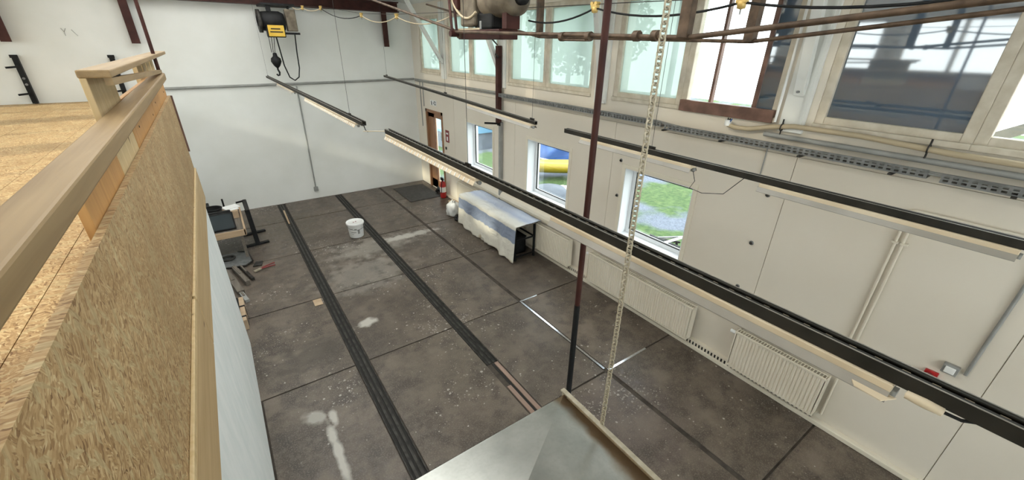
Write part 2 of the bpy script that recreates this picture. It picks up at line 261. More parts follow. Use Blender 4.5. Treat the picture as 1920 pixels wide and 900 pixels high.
# ------------------------------------------------------------------ mesh helpers
ORG = {}
class G:
    def __init__(s): s.v = []; s.f = []; s.sm = []
    def add(s, vs, fs, smooth=False):
        b = len(s.v); s.v += [tuple(q) for q in vs]; s.f += [tuple(b+i for i in f) for f in fs]; s.sm += [smooth]*len(fs); return s
    def box(s, a, b):
        x0,y0,z0 = [min(p,q) for p,q in zip(a,b)]; x1,y1,z1 = [max(p,q) for p,q in zip(a,b)]
        return s.add([(x0,y0,z0),(x1,y0,z0),(x1,y1,z0),(x0,y1,z0),(x0,y0,z1),(x1,y0,z1),(x1,y1,z1),(x0,y1,z1)],
            [(0,3,2,1),(4,5,6,7),(0,1,5,4),(1,2,6,5),(2,3,7,6),(3,0,4,7)])
    def bar(s, p, q, w, h, ref=(0,0,1)):      # rectangular bar p->q, w across, h along ref
        p = Vector(p); q = Vector(q); d = (q-p).normalized(); r = Vector(ref)
        if abs(d.dot(r)) > 0.98: r = Vector((0,1,0))
        a = d.cross(r).normalized()*w/2; u = a.cross(d).normalized()*h/2
        vs = [p-a-u,p+a-u,p+a+u,p-a+u,q-a-u,q+a-u,q+a+u,q-a+u]
        return s.add(vs, [(0,1,2,3),(7,6,5,4),(0,4,5,1),(1,5,6,2),(2,6,7,3),(3,7,4,0)])
    def cyl(s, p, q, r, n=12, r2=None):
        return s.tube([p,q], r, n, r2=r2)
    def tube(s, pts, r, n=8, closed=False, r2=None):
        P = [Vector(p) for p in pts]; m = len(P); rings = []; prev = None
        for i in range(m):
            if closed: d = P[(i+1)%m]-P[i-1]
            elif i == 0: d = P[1]-P[0]
            elif i == m-1: d = P[-1]-P[-2]
            else: d = (P[i+1]-P[i]).normalized()+(P[i]-P[i-1]).normalized()
            d.normalize()
            if prev is None:
                a = d.orthogonal().normalized()
            else:
                a = (prev-d*prev.dot(d)).normalized()
            prev = a; b = d.cross(a)
            rr = r if (r2 is None or m < 2) else r+(r2-r)*i/(m-1)
            rings.append([P[i]+a*rr*math.cos(2*PI*k/n)+b*rr*math.sin(2*PI*k/n) for k in range(n)])
        vs = [v for g in rings for v in g]; fs = []
        for i in range(m if closed else m-1):
            j = (i+1)%m
            for k in range(n): fs.append((i*n+k, i*n+(k+1)%n, j*n+(k+1)%n, j*n+k))
        s.add(vs, fs, True)
        if not closed:
            s.add(rings[0], [tuple(reversed(range(n)))]); s.add(rings[-1], [tuple(range(n))])
        return s
    def lathe(s, prof, c=(0,0,0), n=20, axis='z'):
        def pt(r, h, a):
            x, y = r*math.cos(a), r*math.sin(a)
            q = {'z':(x,y,h),'x':(h,x,y),'y':(y,h,x)}[axis]; return (c[0]+q[0],c[1]+q[1],c[2]+q[2])
        vs = [pt(r,h,2*PI*k/n) for r,h in prof for k in range(n)]; fs = []
        for i in range(len(prof)-1):
            for k in range(n): fs.append((i*n+k,i*n+(k+1)%n,(i+1)*n+(k+1)%n,(i+1)*n+k))
        return s.add(vs, fs, True)
    def prism(s, poly, axis, a0, a1):         # polygon in the two other axes, extruded along axis
        def pt(p, a): return {'x':(a,p[0],p[1]),'y':(p[0],a,p[1]),'z':(p[0],p[1],a)}[axis]
        n = len(poly); vs = [pt(p,a0) for p in poly]+[pt(p,a1) for p in poly]
        fs = [tuple(range(n)),tuple(range(2*n-1,n-1,-1))]+[(i,n+i,n+(i+1)%n,(i+1)%n) for i in range(n)]
        return s.add(vs, fs)
    def build(s, name, m, parent=None, origin=None, bevel=0, seg=2):
        if parent is not None: org = ORG[parent.name]
        elif origin is not None: org = Vector(origin)
        else:
            xs = list(zip(*s.v)); org = Vector(((min(xs[0])+max(xs[0]))/2,(min(xs[1])+max(xs[1]))/2,min(xs[2])))
        me = bpy.data.meshes.new(name); me.from_pydata([tuple(Vector(v)-org) for v in s.v], [], s.f)
        me.polygons.foreach_set('use_smooth', s.sm)
        bm = bmesh.new(); bm.from_mesh(me); bmesh.ops.recalc_face_normals(bm, faces=bm.faces); bm.to_mesh(me); bm.free()
        me.materials.append(M[m] if isinstance(m, str) else m)
        o = bpy.data.objects.new(name, me); COL.objects.link(o)
        if parent is not None: o.parent = parent
        else: o.location = org
        ORG[o.name] = org.copy()
        if bevel:
            md = o.modifiers.new('bevel','BEVEL'); md.width = bevel; md.segments = seg; md.limit_method = 'ANGLE'; md.angle_limit = 0.6
        return o
def box(a, b): return G().box(a, b)
def frame4(x0, x1, a, b, z0, z1, f):      # four members that butt, none overlapping
    return G().box((x0,a,z0),(x1,a+f,z1)).box((x0,b-f,z0),(x1,b,z1)).box((x0,a+f,z1-f),(x1,b-f,z1)).box((x0,a+f,z0),(x1,b-f,z0+f))
def tag(o, label, cat, group=None):
    o['label'] = label; o['category'] = cat
    if group: o['group'] = group
    return o
def thing(name, label, cat, loc, group=None):
    o = bpy.data.objects.new(name, None); COL.objects.link(o); o.location = loc; o.empty_display_size = 0.1
    ORG[o.name] = Vector(loc); return tag(o, label, cat, group)
def struct(o, label=None):
    o['kind'] = 'structure'
    if label: o['label'] = label
    return o
def sempty(name, loc, label):
    o = bpy.data.objects.new(name, None); COL.objects.link(o); o.location = loc; ORG[o.name] = Vector(loc); return struct(o, label)
def dup_part(o, parent, loc=(0,0,0), rot=None):
    c = o.copy(); COL.objects.link(c); c.parent = parent; c.location = loc
    if rot: c.rotation_euler = rot
    ORG[c.name] = ORG[parent.name] if parent else Vector(loc); return c
def stuff(o): o['kind'] = 'stuff'; return o
def sag(p, q, drop, n=10):
    p = Vector(p); q = Vector(q)
    return [p.lerp(q, i/n)+Vector((0,0,-drop*4*(i/n)*(1-i/n))) for i in range(n+1)]
# ------------------------------------------------------------------ shell
XR, XL, YF, YB = 4.64, -4.60, 11.28, -4.0
ZE, ZR = 4.60, 5.36          # eaves, ridge
def zc(x): return ZR-(ZR-ZE)*abs(x-0.02)/4.62
floor = struct(box((XL-.3,YB-.3,-.25),(XR+.3,YF+.3,-.014)).build('floor','joint'), 'dark workshop floor of large worn concrete slabs')
ROWS = [-3.98]+[round(0.66+1.86*k,3) for k in range(-2,6)]+[YF-.01]
for i in range(len(ROWS)-1):
    y0, y1 = ROWS[i], ROWS[i+1]
    cols = [(0.86,2.08),(2.24,3.27),(3.31,4.63)]
    if y1 > 5.7: cols.append((-1.34,0.70))
    if y0 < 5.6: cols.append((-0.355,0.70)) if y1 < 5.7 else None
    for (x0,x1) in cols:
        dz = random.uniform(-0.003,0.0); g = 0.010
        box((x0+g,y0+g,-.014),(x1-g,y1-g,dz)).build('slab','slab',floor,bevel=0.006)
# polished steel edge strips lying in some of the joints
for a, b in (((3.275,2.56,-.014),(3.305,4.36,-.002)),((3.32,2.505,-.014),(4.05,2.535,-.001)),((3.275,4.37,-.014),(3.62,4.395,-.002))):
    box(a,b).build('joint_strip','seam',floor)
def cells(ys, zs, holes, x0, x1):
    g = G(); ys = sorted(set(ys)); zs = sorted(set(zs))
    for i in range(len(ys)-1):
        run = None
        for j in range(len(zs)-1):
            cy, cz = (ys[i]+ys[i+1])/2, (zs[j]+zs[j+1])/2
            solid = not any(h[0]<cy<h[1] and h[2]<cz<h[3] for h in holes)
            if solid and run is None: run = zs[j]
            if run is not None and (not solid or j == len(zs)-2):
                g.box((x0,ys[i],run),(x1,ys[i+1],zs[j+1] if solid else zs[j])); run = None
    return g
LOW = [(7.32,8.44,1.08,2.12),(4.94,6.09,1.08,2.14),(2.66,3.75,1.09,2.14)]
UPZ = (3.07,4.32)
UPP = [(7.10,9.22),(4.58,6.78),(1.95,4.16),(-0.62,1.62),(9.64,10.80)]
DOOR = (9.68,10.68,0.0,2.15)
HOLES = LOW+[(a,b,UPZ[0],UPZ[1]) for a,b in UPP]+[DOOR]
def brk(lo, hi, k): return [lo,hi]+[v for h in HOLES for v in h[2*k:2*k+2] if lo < v < hi]
wr = struct(cells(brk(YB,YF,0),brk(-.03,ZE,1),HOLES,XR+.016,XR+.30).build('wall_right','panel'), 'cream panelled outer wall with two rows of windows')
JO = [YB,-0.21,1.655,4.02,6.52,9.05,YF]
for i in range(len(JO)-1):
    a, b = JO[i]+.003, JO[i+1]-.003
    cells(brk(a,b,0),brk(0.0,2.742,1),HOLES,XR,XR+.016).build('wall_panel','panel',wr)
cells(brk(YB,YF,0),brk(2.748,ZE,1),HOLES,XR,XR+.016).build('wall_panel','panel',wr)
gable = [(XL-.3,-.03),(XR+.3,-.03),(XR+.3,ZE+.02),(0.02,ZR+.02),(XL-.3,ZE+.02)]
wf = struct(G().prism(gable,'y',YF,YF+.3).build('wall_far','wall'), 'plain white gable wall at the end of the hall')
for pts in ([(-1.93,YF-.004,3.86),(-1.90,YF-.02,3.80),(-1.90,YF-.02,3.74)],[(-1.87,YF-.004,3.86),(-1.90,YF-.02,3.80)],[(-1.80,YF-.004,3.84),(-1.74,YF-.02,3.74)]): G().tube(pts,.004,5).build('wire_hook','greypvc',wf)
# left and back walls (behind and beside the camera) with their own daylight windows
LH = [(YB+.8+2.4*k, YB+.8+2.4*k+2.0, 3.25,4.45) for k in range(6)]
g = cells([YB,YF]+[v for h in LH for v in h[:2]],[-.03,ZE,3.25,4.45],LH,XL-.3,XL); struct(g.build('wall_left','wall'), 'white wall behind the mezzanine with high windows')
BH = [(-3.2,-1.0,1.0,4.2),(-0.8,1.4,1.0,4.2),(1.6,3.8,1.0,4.2)]
g = G()
for (x0,y0,z0),(x1,y1,z1) in [((v[0],v[1],v[2]),(w_[0],w_[1],w_[2])) for v,w_ in
    [((XL-.3,0,-.03),(-3.2,0,ZE)),((-1.0,0,-.03),(-.8,0,ZE)),((1.4,0,-.03),(1.6,0,ZE)),((3.8,0,-.03),(XR+.3,0,ZE)),((-3.2,0,-.03),(-1,0,1)),((-.8,0,-.03),(1.4,0,1)),((1.6,0,-.03),(3.8,0,1)),((-3.2,0,4.2),(-1,0,ZE)),((-.8,0,4.2),(1.4,0,ZE)),((1.6,0,4.2),(3.8,0,ZE))]]:
    g.box((x0,YB-.3,z0),(x1,YB,z1))
g.prism([(XL-.3,ZE),(XR+.3,ZE),(0.02,ZR+.02)],'y',YB-.3,YB)
struct(g.build('wall_back','wall'), 'white gable wall behind with tall windows')
for i,h in enumerate(LH):
    wn = struct(G().box((XL-.2,h[0],h[2]),(XL-.12,h[0]+.07,h[3])).box((XL-.2,h[1]-.07,h[2]),(XL-.12,h[1],h[3])).box((XL-.2,h[0],h[2]),(XL-.12,h[1],h[2]+.07)).box((XL-.2,h[0],h[3]-.07),(XL-.12,h[1],h[3])).box((XL-.2,(h[0]+h[1])/2-.04,h[2]),(XL-.12,(h[0]+h[1])/2+.04,h[3])).build('window_%d'%(20+i),'frame'), 'high window behind the mezzanine')
    box((XL-.165,h[0]+.07,h[2]+.07),(XL-.16,h[1]-.07,h[3]-.07)).build('pane','clear',wn)
for i,h in enumerate(BH):
    wn = struct(G().box((h[0],YB-.2,h[2]),(h[0]+.08,YB-.12,h[3])).box((h[1]-.08,YB-.2,h[2]),(h[1],YB-.12,h[3])).box((h[0],YB-.2,h[2]),(h[1],YB-.12,h[2]+.08)).box((h[0],YB-.2,h[3]-.08),(h[1],YB-.12,h[3])).build('window_%d'%(30+i),'frame'), 'tall window in the wall behind')
    box((h[0]+.08,YB-.165,h[2]+.08),(h[1]-.08,YB-.16,h[3]-.08)).build('pane','clear',wn)
# pitched ceiling with unseen skylight bands added by the ridge for more light
g = G()
def slope(xa, xb, ya, yb): 
    g.add([(xa,ya,zc(xa)),(xb,ya,zc(xb)),(xb,yb,zc(xb)),(xa,yb,zc(xa)),(xa,ya,zc(xa)+.12),(xb,ya,zc(xb)+.12),(xb,yb,zc(xb)+.12),(xa,yb,zc(xa)+.12)],
        [(0,3,2,1),(4,5,6,7),(0,1,5,4),(1,2,6,5),(2,3,7,6),(3,0,4,7)])
for xa,xb in ((XL-.3,-1.25),(-.2,.24),(1.9,XR+.3)): 
    if xa < 0 < xb: slope(xa,0.02,YB-.3,YF+.3); slope(0.02,xb,YB-.3,YF+.3)
    else: slope(xa,xb,YB-.3,YF+.3)
for xa,xb in ((-1.25,-.2),(.24,1.9)): slope(xa,xb,YB-.3,0.9); slope(xa,xb,10.1,YF+.3)
ceil = struct(g.build('ceiling','ceil'), 'white pitched ceiling with added skylights')
for xa,xb in ((-1.25,-.2),(.24,1.9)):  # added panes; wider band gives the hood front a bright reflection
    for k in range(4):
        ya = .9+k*2.3; g = G(); slope(xa,xb,ya+.02,ya+2.28)
        for i,v in enumerate(g.v): g.v[i] = (v[0],v[1],v[2]+(.05 if i<4 else -.06))
        g.build('added_skylight_pane','milk',ceil)
# ------------------------------------------------------------------ windows of the right wall
n_win = 1
for (a,b,z0,z1) in LOW:
    wn = sempty('window_%d'%n_win, (XR,(a+b)/2,z0), 'white plastic window at working height in a deep reveal'); n_win += 1
    cs = G(); c = .055
    for p,q in (((a-c,z0-c),(a,z1+c)),((b,z0-c),(b+c,z1+c)),((a,z1),(b,z1+c)),((a,z0-c),(b,z0))): cs.box((XR-.012,p[0],p[1]),(XR,q[0],q[1]))
    cs.build('casing','cream',wn)
    rv = G()
    for p,q in (((a,z0),(a+.012,z1)),((b-.012,z0),(b,z1)),((a,z1-.012),(b,z1)),((a,z0),(b,z0+.02))): rv.box((XR-.005,p[0],p[1]),(XR+.19,q[0],q[1]))
    rv.build('reveal_lining','pvc',wn)
    f = .06; X0, X1 = XR+.17, XR+.24; fr = frame4(X0,X1,a+.012,b-.012,z0+.02,z1-.012,f)
    fo = fr.build('window_frame','pvc',wn,bevel=.004)
    e = .012; A,B_,C,D_ = a+.012+f, b-.012-f, z0+.02+f, z1-.012-f; gk = frame4(X0+.005,X0+.03,A,B_,C,D_,e)
    gk.build('gasket','rubber',fo)
    box((X0+.03,A,C),(X0+.036,B_,D_)).build('pane','clear',wn)
def upper(a, b, fm, gm, label, inner=True):
    global n_win
    z0,z1 = UPZ; wn = sempty('window_%d'%n_win, (XR+.04,(a+b)/2,z0), label); n_win += 1
    f = .075; X0,X1 = XR+.015, XR+.10; fr = frame4(X0,X1,a,b,z0,z1,f)
    fr.build('window_frame',fm,wn,bevel=.006)
    box((XR-.03,a,z0-.035),(X0+.02,b,z0+.012)).build('window_sill',fm,wn,bevel=.005)
    box((X0+.04,a+f,z0+f),(X0+.046,b-f,z1-f)).build('pane',gm,wn)
    if inner:
        gg = G(); m_ = a+(b-a)*.30
        gg.box((X0+.16,m_-.03,z0),(X0+.20,m_+.03,z1)); gg.box((X0+.16,a,z0),(X0+.20,b,z0+.09))
        gg.build('outer_sash_bar','sash',wn)
    return wn
for a,b in ((9.66,10.80),(8.20,9.22),(7.10,8.20),(5.68,6.78),(4.58,5.68),(3.08,4.16)):
    upper(a,b,'frame','frost','beige framed high window with pale green frosted glass')
wo = upper(1.95,3.08,'frame','clear','high window with a brown stained sill and clear bright pane',False)
G().box((XR-.05,1.97,UPZ[0]-.04),(XR-.0305,3.05,UPZ[0]+.085)).box((XR-.0305,1.97,UPZ[0]+.013),(XR+.0145,3.05,UPZ[0]+.085)).build('stained_sill','dark_frame',wo,bevel=.004)
for ym,wd in ((2.72,.03),(2.22,.045)): box((XR+.03,ym-wd/2,UPZ[0]+.07),(XR+.085,ym+wd/2,UPZ[1]-.07)).build('mullion','dark_frame',wo)
box((XR+.044,2.025,UPZ[0]+.075),(XR+.05,2.195,UPZ[1]-.075)).build('side_pane','mirrorglass',wo)
upper(0.54,1.62,'frame','mirrorglass','beige framed high window with dark reflecting glass',False)
w6 = upper(-0.62,0.54,'frame','clear','beige framed high window beside the dark reflecting one',False)
G().bar((5.25,.55,3.05),(5.25,-.5,3.75),.08,.08).build('outer_strut','greypvc',w6)
# door with glazed strip
dr = sempty('door_1',(XR,(DOOR[0]+DOOR[1])/2,0),'brown wooden exit door with a tall glazed strip')
g = G(); a,b,z1 = DOOR[0],DOOR[1],DOOR[3]; f=.07
g.box((XR-.02,a,0),(XR+.12,a+f,z1)).box((XR-.02,b-f,0),(XR+.12,b,z1)).box((XR-.02,a,z1-f),(XR+.12,b,z1))
g.build('door_frame','doorwood',dr)
lf = G().box((XR+.03,b-f-.36,0.01),(XR+.08,b-f,z1-f)).box((XR+.03,a+f,0.01),(XR+.08,a+f+.10,z1-f)).box((XR+.03,a+f,0.01),(XR+.08,b-f,.25)).box((XR+.03,a+f,z1-f-.12),(XR+.08,b-f,z1-f))
lo = lf.build('door_leaf','doorwood',dr); box((XR+.02,b-f-.385,.2),(XR+.03,b-f-.36,z1-.2)).build('edge_strip','dark_frame',lo)
box((XR+.05,a+f+.10,.25),(XR+.056,b-f-.36,z1-f-.12)).build('pane','clear',dr)
h = G().cyl((XR+.03,a+f+.05,1.02),(XR-.03,a+f+.05,1.02),.01,8).cyl((XR-.03,a+f+.05,1.02),(XR-.03,a+f+.16,1.02),.01,8); h.build('door_handle','black',dr)
# ------------------------------------------------------------------ skirting, ledge
sk = struct(G().box((XR-.075,YB,0),(XR,9.62,.055)).build('baseboard_right','cream',bevel=.008), 'cream plinth along the panelled wall')
box((XR-.05,.72,.055),(XR-.004,8.9,.115)).build('vent_slot_shade','slot',sk)  # dark box colour stands in for the shade inside the slot
g = G(); y = .74
while y < 8.9: g.box((XR-.06,y,.055),(XR-.045,y+.02,.115)); y += .045
stuff(g.build('vent_rib','cream',sk))
box((XR-.062,.70,.112),(XR,8.92,.132)).build('vent_lid','cream',sk)
lg = struct(G().prism([(XR,.70),(XR-.05,.70),(XR-.078,.725),(XR-.085,.78),(XR-.07,.83),(XR-.035,.865),(XR,.875)],'y',.74,8.9).build('trim_1','cream'), 'rounded cream ledge running above the radiators')
# ------------------------------------------------------------------ mezzanine
XM = -0.375
mz = sempty('floor_mezzanine',(-2.5,3,2.4),'mezzanine deck of pale wood strand boards')
g = G().box((XL,YB,2.42),(XM-.002,5.64,2.597)).box((XL,5.64,2.42),(-1.36,YF,2.597)); g.build('deck_joists','pine_beam',mz)
xs = [XM-.004,-.86,-1.53,-2.2,-2.87,-3.54,-4.21,XL]
for i in range(len(xs)-1):
    y = YB+[0,-1.1,-.3][i%3]
    while y < YF:
        a, b = max(y,YB), min(y+2.5, YF); y += 2.5
        x1, x0 = xs[i], xs[i+1]
        if a >= 5.64 and x0 > -1.30: continue
        if b > 5.64 and x0 > -1.30: b = 5.64
        if a > 5.6 and x1 > -1.36: x1 = -1.36
        if b > 5.64 and a < 5.6 and x1 > -1.36:
            box((x0+.002,a+.002,2.597),(x1-.002,5.638,2.62)).build('floor_board','osbf',mz); a = 5.64; x1 = -1.36
        if b-a > .02: box((x0+.002,a+.002,2.597),(x1-.002,b-.002,2.62)).build('floor_board','osbf',mz)
wm = G().box((-.60,YB,0),(-.362,5.60,2.08)).box((-1.60,5.36,0),(-.60,5.60,2.08)).box((-1.60,5.60,0),(-1.36,YF,2.42)).box((-1.60,YB,2.08),(-.62,YB+.2,2.42))
struct(wm.build('wall_mezzanine','whitewash'), 'whitewashed wall carrying the mezzanine')
rb = sempty('trim_2',(-.35,2,2.08),'pine rim beam along the edge of the mezzanine')
box((-.60,YB,2.083),(-.335,2.55,2.405)).build('beam_length','pine_beam',rb,bevel=.006); box((-.60,2.56,2.083),(-.335,5.58,2.40)).build('beam_length','pine_beam',rb,bevel=.006)
# balustrade: strand board parapet, posts, lining boards, rails
bl = thing('balustrade','pine balustrade with a strand board parapet on the mezzanine edge','railing',(-.4,2.0,2.41))
box((-.373,YB+.1,2.409),(-.350,5.58,3.19)).build('parapet_panel','osb',bl)
G().prism([(YB+.1,3.332),(4.72,3.395),(4.72,3.449),(YB+.1,3.386)],'x',-.368,-.285).build('handrail','pine_y',bl,bevel=.007)
box((-.40,1.61,2.622),(-.376,2.265,3.40)).build('lining_board','orange',bl,bevel=.003)
for k in range(3): box((-.398,2.28+.19*k,2.622),(-.3765,2.28+.19*k+.187,3.568)).build('post_board','pine',bl,bevel=.003)
box((-.47,0.35,2.622),(-.377,0.45,3.40)).build('post','pine',bl,bevel=.003)
box((-.47,-1.6,2.622),(-.377,-1.5,3.40)).build('post','pine',bl,bevel=.003)
for a,b in ((2.86,4.05),(4.06,5.56)): box((-.40,a,2.622),(-.376,b,3.43)).build('lining_board','orange',bl,bevel=.003)
for k in range(4): box((-.43,4.2+.36*k,2.622),(-.402,4.2+.36*k+.30,3.568)).build('lining_board','pine',bl,bevel=.003)
box((-.382,2.17,3.57),(-.288,5.75,3.598)).build('top_rail','pine_y',bl,bevel=.005)
G().bar((-.305,2.20,3.556),(-.31,4.70,3.462),.024,.026).build('brace_batten','pine_y',bl)
for a,b in ((YB,2.5),(2.53,5.58)): box((-.349,a,2.407),(-.334,b,2.436)).build('kick_batten','pine',bl,bevel=.004)
box((-.352,5.56,2.62),(-.335,5.58,3.19)).build('edge_batten','dark_frame',bl)
for y,z in ((3.1,3.26),(3.9,3.22),(4.3,3.26),(5.3,3.25),(5.45,3.33)): G().cyl((-.377,y,z),(-.374,y,z),.006,8).build('screw','slot',bl)
# ------------------------------------------------------------------ floor rails
def floor_rail(xc, label, y0):
    r = thing('floor_rail',label,'rail',(xc,6,-.014))
    box((xc-.078,y0,-.014),(xc+.078,11.2,-.011)).build('channel_bed','slot',r)
    for s in (-1,1):
        box((xc+s*.075-.006,y0,-.011),(xc+s*.075+.006,11.2,-.001)).build('edge_angle','darksteel',r)
        box((xc+s*.028-.014,y0,-.011),(xc+s*.028+.014,11.2,-.004)).build('rail_bar','darksteel',r)
    return r
floor_rail(.78,'grooved steel floor rail nearer the whitewashed wall',-3.9)
rl = floor_rail(2.16,'grooved steel floor rail with timber strips filling one end',3.45)
for s in (-1,1): box((2.16+s*.045-.026,-3.9,-.012),(2.16+s*.045+.026,3.43 if s>0 else 3.0,.004)).build('timber_strip','plank',rl,bevel=.003)
box((2.16-.018,-3.9,-.014),(2.16+.018,3.44,-.010)).build('channel_bed','slot',rl)
# ------------------------------------------------------------------ hood
HZ = 2.10; hx0,hx1,hy0,hy1 = -.21,1.109,-1.30,1.09
hd = thing('extraction_hood','grey sheet steel hood with a rusty upturned rim hanging below the camera','hood',(.45,-.1,HZ))
cx = .45; rz = HZ+.116; ry1, ry0 = hy1-.436, hy0+.436
A=(hx1,hy1,HZ);B=(hx0,hy1,HZ);C=(hx0,hy0,HZ);D=(hx1,hy0,HZ);E1=(cx,ry1,rz);E2=(cx,ry0,rz)
for nm,vs in (('front_sheet',[A,B,E1]),('side_sheet',[D,A,E1,E2]),('back_sheet',[C,D,E2]),('side_sheet',[B,C,E2,E1])):
    g = G(); n=len(vs); lo_=[(v[0],v[1],v[2]-.004) for v in vs]; g.add(vs+lo_,[tuple(range(n)),tuple(range(2*n-1,n-1,-1))]+[(i,(i+1)%n,n+(i+1)%n,n+i) for i in range(n)]); g.build(nm,'hood',hd)
G().box((hx0,hy1-.003,HZ-.10),(hx1,hy1+.001,HZ)).box((hx0,hy0,HZ-.10),(hx1,hy0+.004,HZ)).box((hx0,hy0,HZ-.10),(hx0+.004,hy1,HZ)).build('skirt','hood',hd)
g = G().box((hx1,hy0,HZ-.10),(hx1+.006,hy1+.012,HZ+.032)).box((hx1-.012,hy0,HZ+.026),(hx1+.012,hy1+.012,HZ+.034)); g.build('rim_angle','chain',hd)
G().cyl((hx1-.01,hy1-.02,HZ+.014),(hx1+.012,hy1-.02,HZ+.014),.009,8).build('rim_bolt','brownsteel',hd)
# ------------------------------------------------------------------ chain of single links
ch = thing('hanging_chain','dull zinc link chain hanging from the roof to the hood rim','chain',(1.122,.84,2.12))
def link(r=.0028, Lh=.0130, Wd=.0092):
    pts=[]
    for k in range(12):
        a = 2*PI*k/12; pts.append((Wd*math.cos(a),0,Wd*math.sin(a)+(Lh-Wd if math.sin(a)>=0 else -(Lh-Wd))))
    return pts
l0 = G().tube([Vector(p)+Vector((1.122,.84,2.13)) for p in link()],.0032,6,closed=True)
proto = l0.build('link','chain',ch,origin=None)
for v in proto.data.vertices: v.co.z -= .01
n = int((zc(1.122)-2.13)/.0185)
proto.location=(0,0,.01)
for k in range(1,min(n,150)):
    c = dup_part(proto,ch,(0,0,.01+.0185*k)); c.rotation_euler=(0,0,-.927+(.55 if k%2 else -.55))
proto.rotation_euler=(0,0,-.927-.55)
# ------------------------------------------------------------------ pole
pl = thing('support_pole','tall slim oxide red steel pole with a black lower half','pole',(1.40,1.335,0))
G().cyl((1.40,1.335,2.40),(1.40,1.335,zc(1.4)-.005),.0155,12).build('upper_tube','redbrown',pl)
G().cyl((1.40,1.335,0.012),(1.40,1.335,2.40),.0165,12).build('lower_tube','black',pl)
box((1.33,1.265,0),(1.47,1.405,.012)).build('foot_plate','black',pl)
tag(G().tube([(-.31,4.60,3.448),(-.31,4.60,zc(-.31)-.005)],.013,10).build('hanger_rod','redbrown'),'thin oxide red rod rising from the end of the handrail','rod')
# ------------------------------------------------------------------ light trunking
def trunk_lamp(label, p, q, fixtures, wires, ribs=False, wd=.042, ht=.036, extra=None):
    p=Vector(p); q=Vector(q); t = thing('trunking_light',label,'light',p.lerp(q,.5),'unlit suspended strip lights')
    d=(q-p).normalized(); sx=Vector((1,0,0)); dz=Vector((0,0,1)); Ln=(q-p).length
    u=G(); th=.004
    u.bar(p-dz*ht/2,q-dz*ht/2,wd,th); 
    for s in (-1,1):
        u.bar(p+sx*s*wd/2,q+sx*s*wd/2,th,ht)
        u.bar(p+sx*s*(wd/2-.006)+dz*ht/2,q+sx*s*(wd/2-.006)+dz*ht/2,.013,th)
    u.build('trunking','trunk',t)
    for s in (-1,1): G().bar(p+sx*s*(wd/2+.0005)+dz*(ht/2+.0025),q+sx*s*(wd/2+.0005)+dz*(ht/2+.0025),.003,.002).build('lip_highlight','lip',t)
    k=.06; g=G()
    while k<Ln-.05:
        g.box(*[tuple(p+d*k+Vector(c)) for c in ((-.012,-.008,-ht/2+.004),(.012,.008,ht/2-.008))]); k+=.055
    stuff(g.build('spacer_clip','batten',t))
    for a,b,kind in fixtures:
        A=p.lerp(q,a); B=p.lerp(q,b); o=-ht/2
        bo=G().bar(A+dz*(o-.013),B+dz*(o-.013),.062,.022).build('batten','batten',t,bevel=.003)
        for s in (-1,1):
            e=[A+sx*s*.031+dz*(o-.022),B+sx*s*.031+dz*(o-.022),B+sx*s*.046+dz*(o-.044),A+sx*s*.046+dz*(o-.044)]
            e2=[v+dz*-.003 for v in e]; G().add(e+e2,[(0,1,2,3),(7,6,5,4),(0,4,5,1),(1,5,6,2),(2,6,7,3),(3,7,4,0)]).build('reflector_wing','reflector' if kind!='ribbed' else 'batten',bo)
        G().cyl(A+dz*(o-.033)+d*.03,B+dz*(o-.033)-d*.03,.009,10).build('tube','white',bo)
        if kind=='ribbed':
            g=G(); k=.03; LL=(B-A).length
            while k<LL: 
                c=A+d*k
                g.add([c+Vector((-.036,-.004,o-.021)),c+Vector((-.036,.004,o-.021)),c+Vector((-.049,.004,o-.042)),c+Vector((-.049,-.004,o-.042)),c+Vector((-.032,-.004,o-.025)),c+Vector((-.032,.004,o-.025)),c+Vector((-.045,.004,o-.046)),c+Vector((-.045,-.004,o-.046))],[(0,1,2,3),(7,6,5,4),(0,4,5,1),(1,5,6,2),(2,6,7,3),(3,7,4,0)]); k+=.06
            stuff(g.build('reflector_rib','white',bo))
        for E_ in (A,B): G().lathe([(.001,-.010),(.013,-.010),(.013,.010),(.001,.010)],E_+dz*(o-.033),12,'y').build('lamp_holder','greypvc',bo)
    for wv in wires:
        P=p.lerp(q,wv); G().cyl(P+dz*ht/2,(P.x,P.y,zc(P.x)-.002),.0016,6).build('suspension_wire','darksteel',t)
        G().bar(P+dz*(ht/2+.012)-d*.03,P+dz*(ht/2+.012)+d*.03,.012,.02).build('wire_clamp','darksteel',t)
    return t
trunk_lamp('strip light trunking over the far end with two separate battens',(1.066,10.72,3.02),(1.155,4.18,2.99),[(.22,.46,''),(.60,.97,'ribbed')],[.02,.93])
t2=trunk_lamp('long strip light trunking crossing in front of the pole and radiators',(1.22,3.70,2.99),(1.22,-1.6,2.99),[(.005,.305,'ribbed'),(.44,.685,'')],[.28,.9])
G().prism([(1.155,.075),(1.195,.055),(1.195,.15),(1.160,.13)],'z',2.936,2.939).build('loose_label','batten',t2)
G().lathe([(.001,-.035),(.011,-.033),(.013,0),(.011,.033),(.001,.035)],(1.197,.012,2.962),12,'y').build('cable_connector','batten',t2)
G().tube([(1.197,-.02,2.962),(1.2,-.05,2.962),(1.212,-.085,2.976)],.004,6).build('connector_cable','black',t2)
trunk_lamp('thin strip light trunking towards the far corner above the door',(2.50,7.40,3.20),(2.45,3.10,3.045),[(.70,.99,'')],[.03,.55,.985],wd=.026,ht=.026)
t4=trunk_lamp('dark strip light trunking crossing above the grass window',(2.45,2.68,3.045),(2.45,-1.6,3.03),[(.05,.29,''),(.39,.622,'')],[.21,.8],wd=.034,ht=.032)
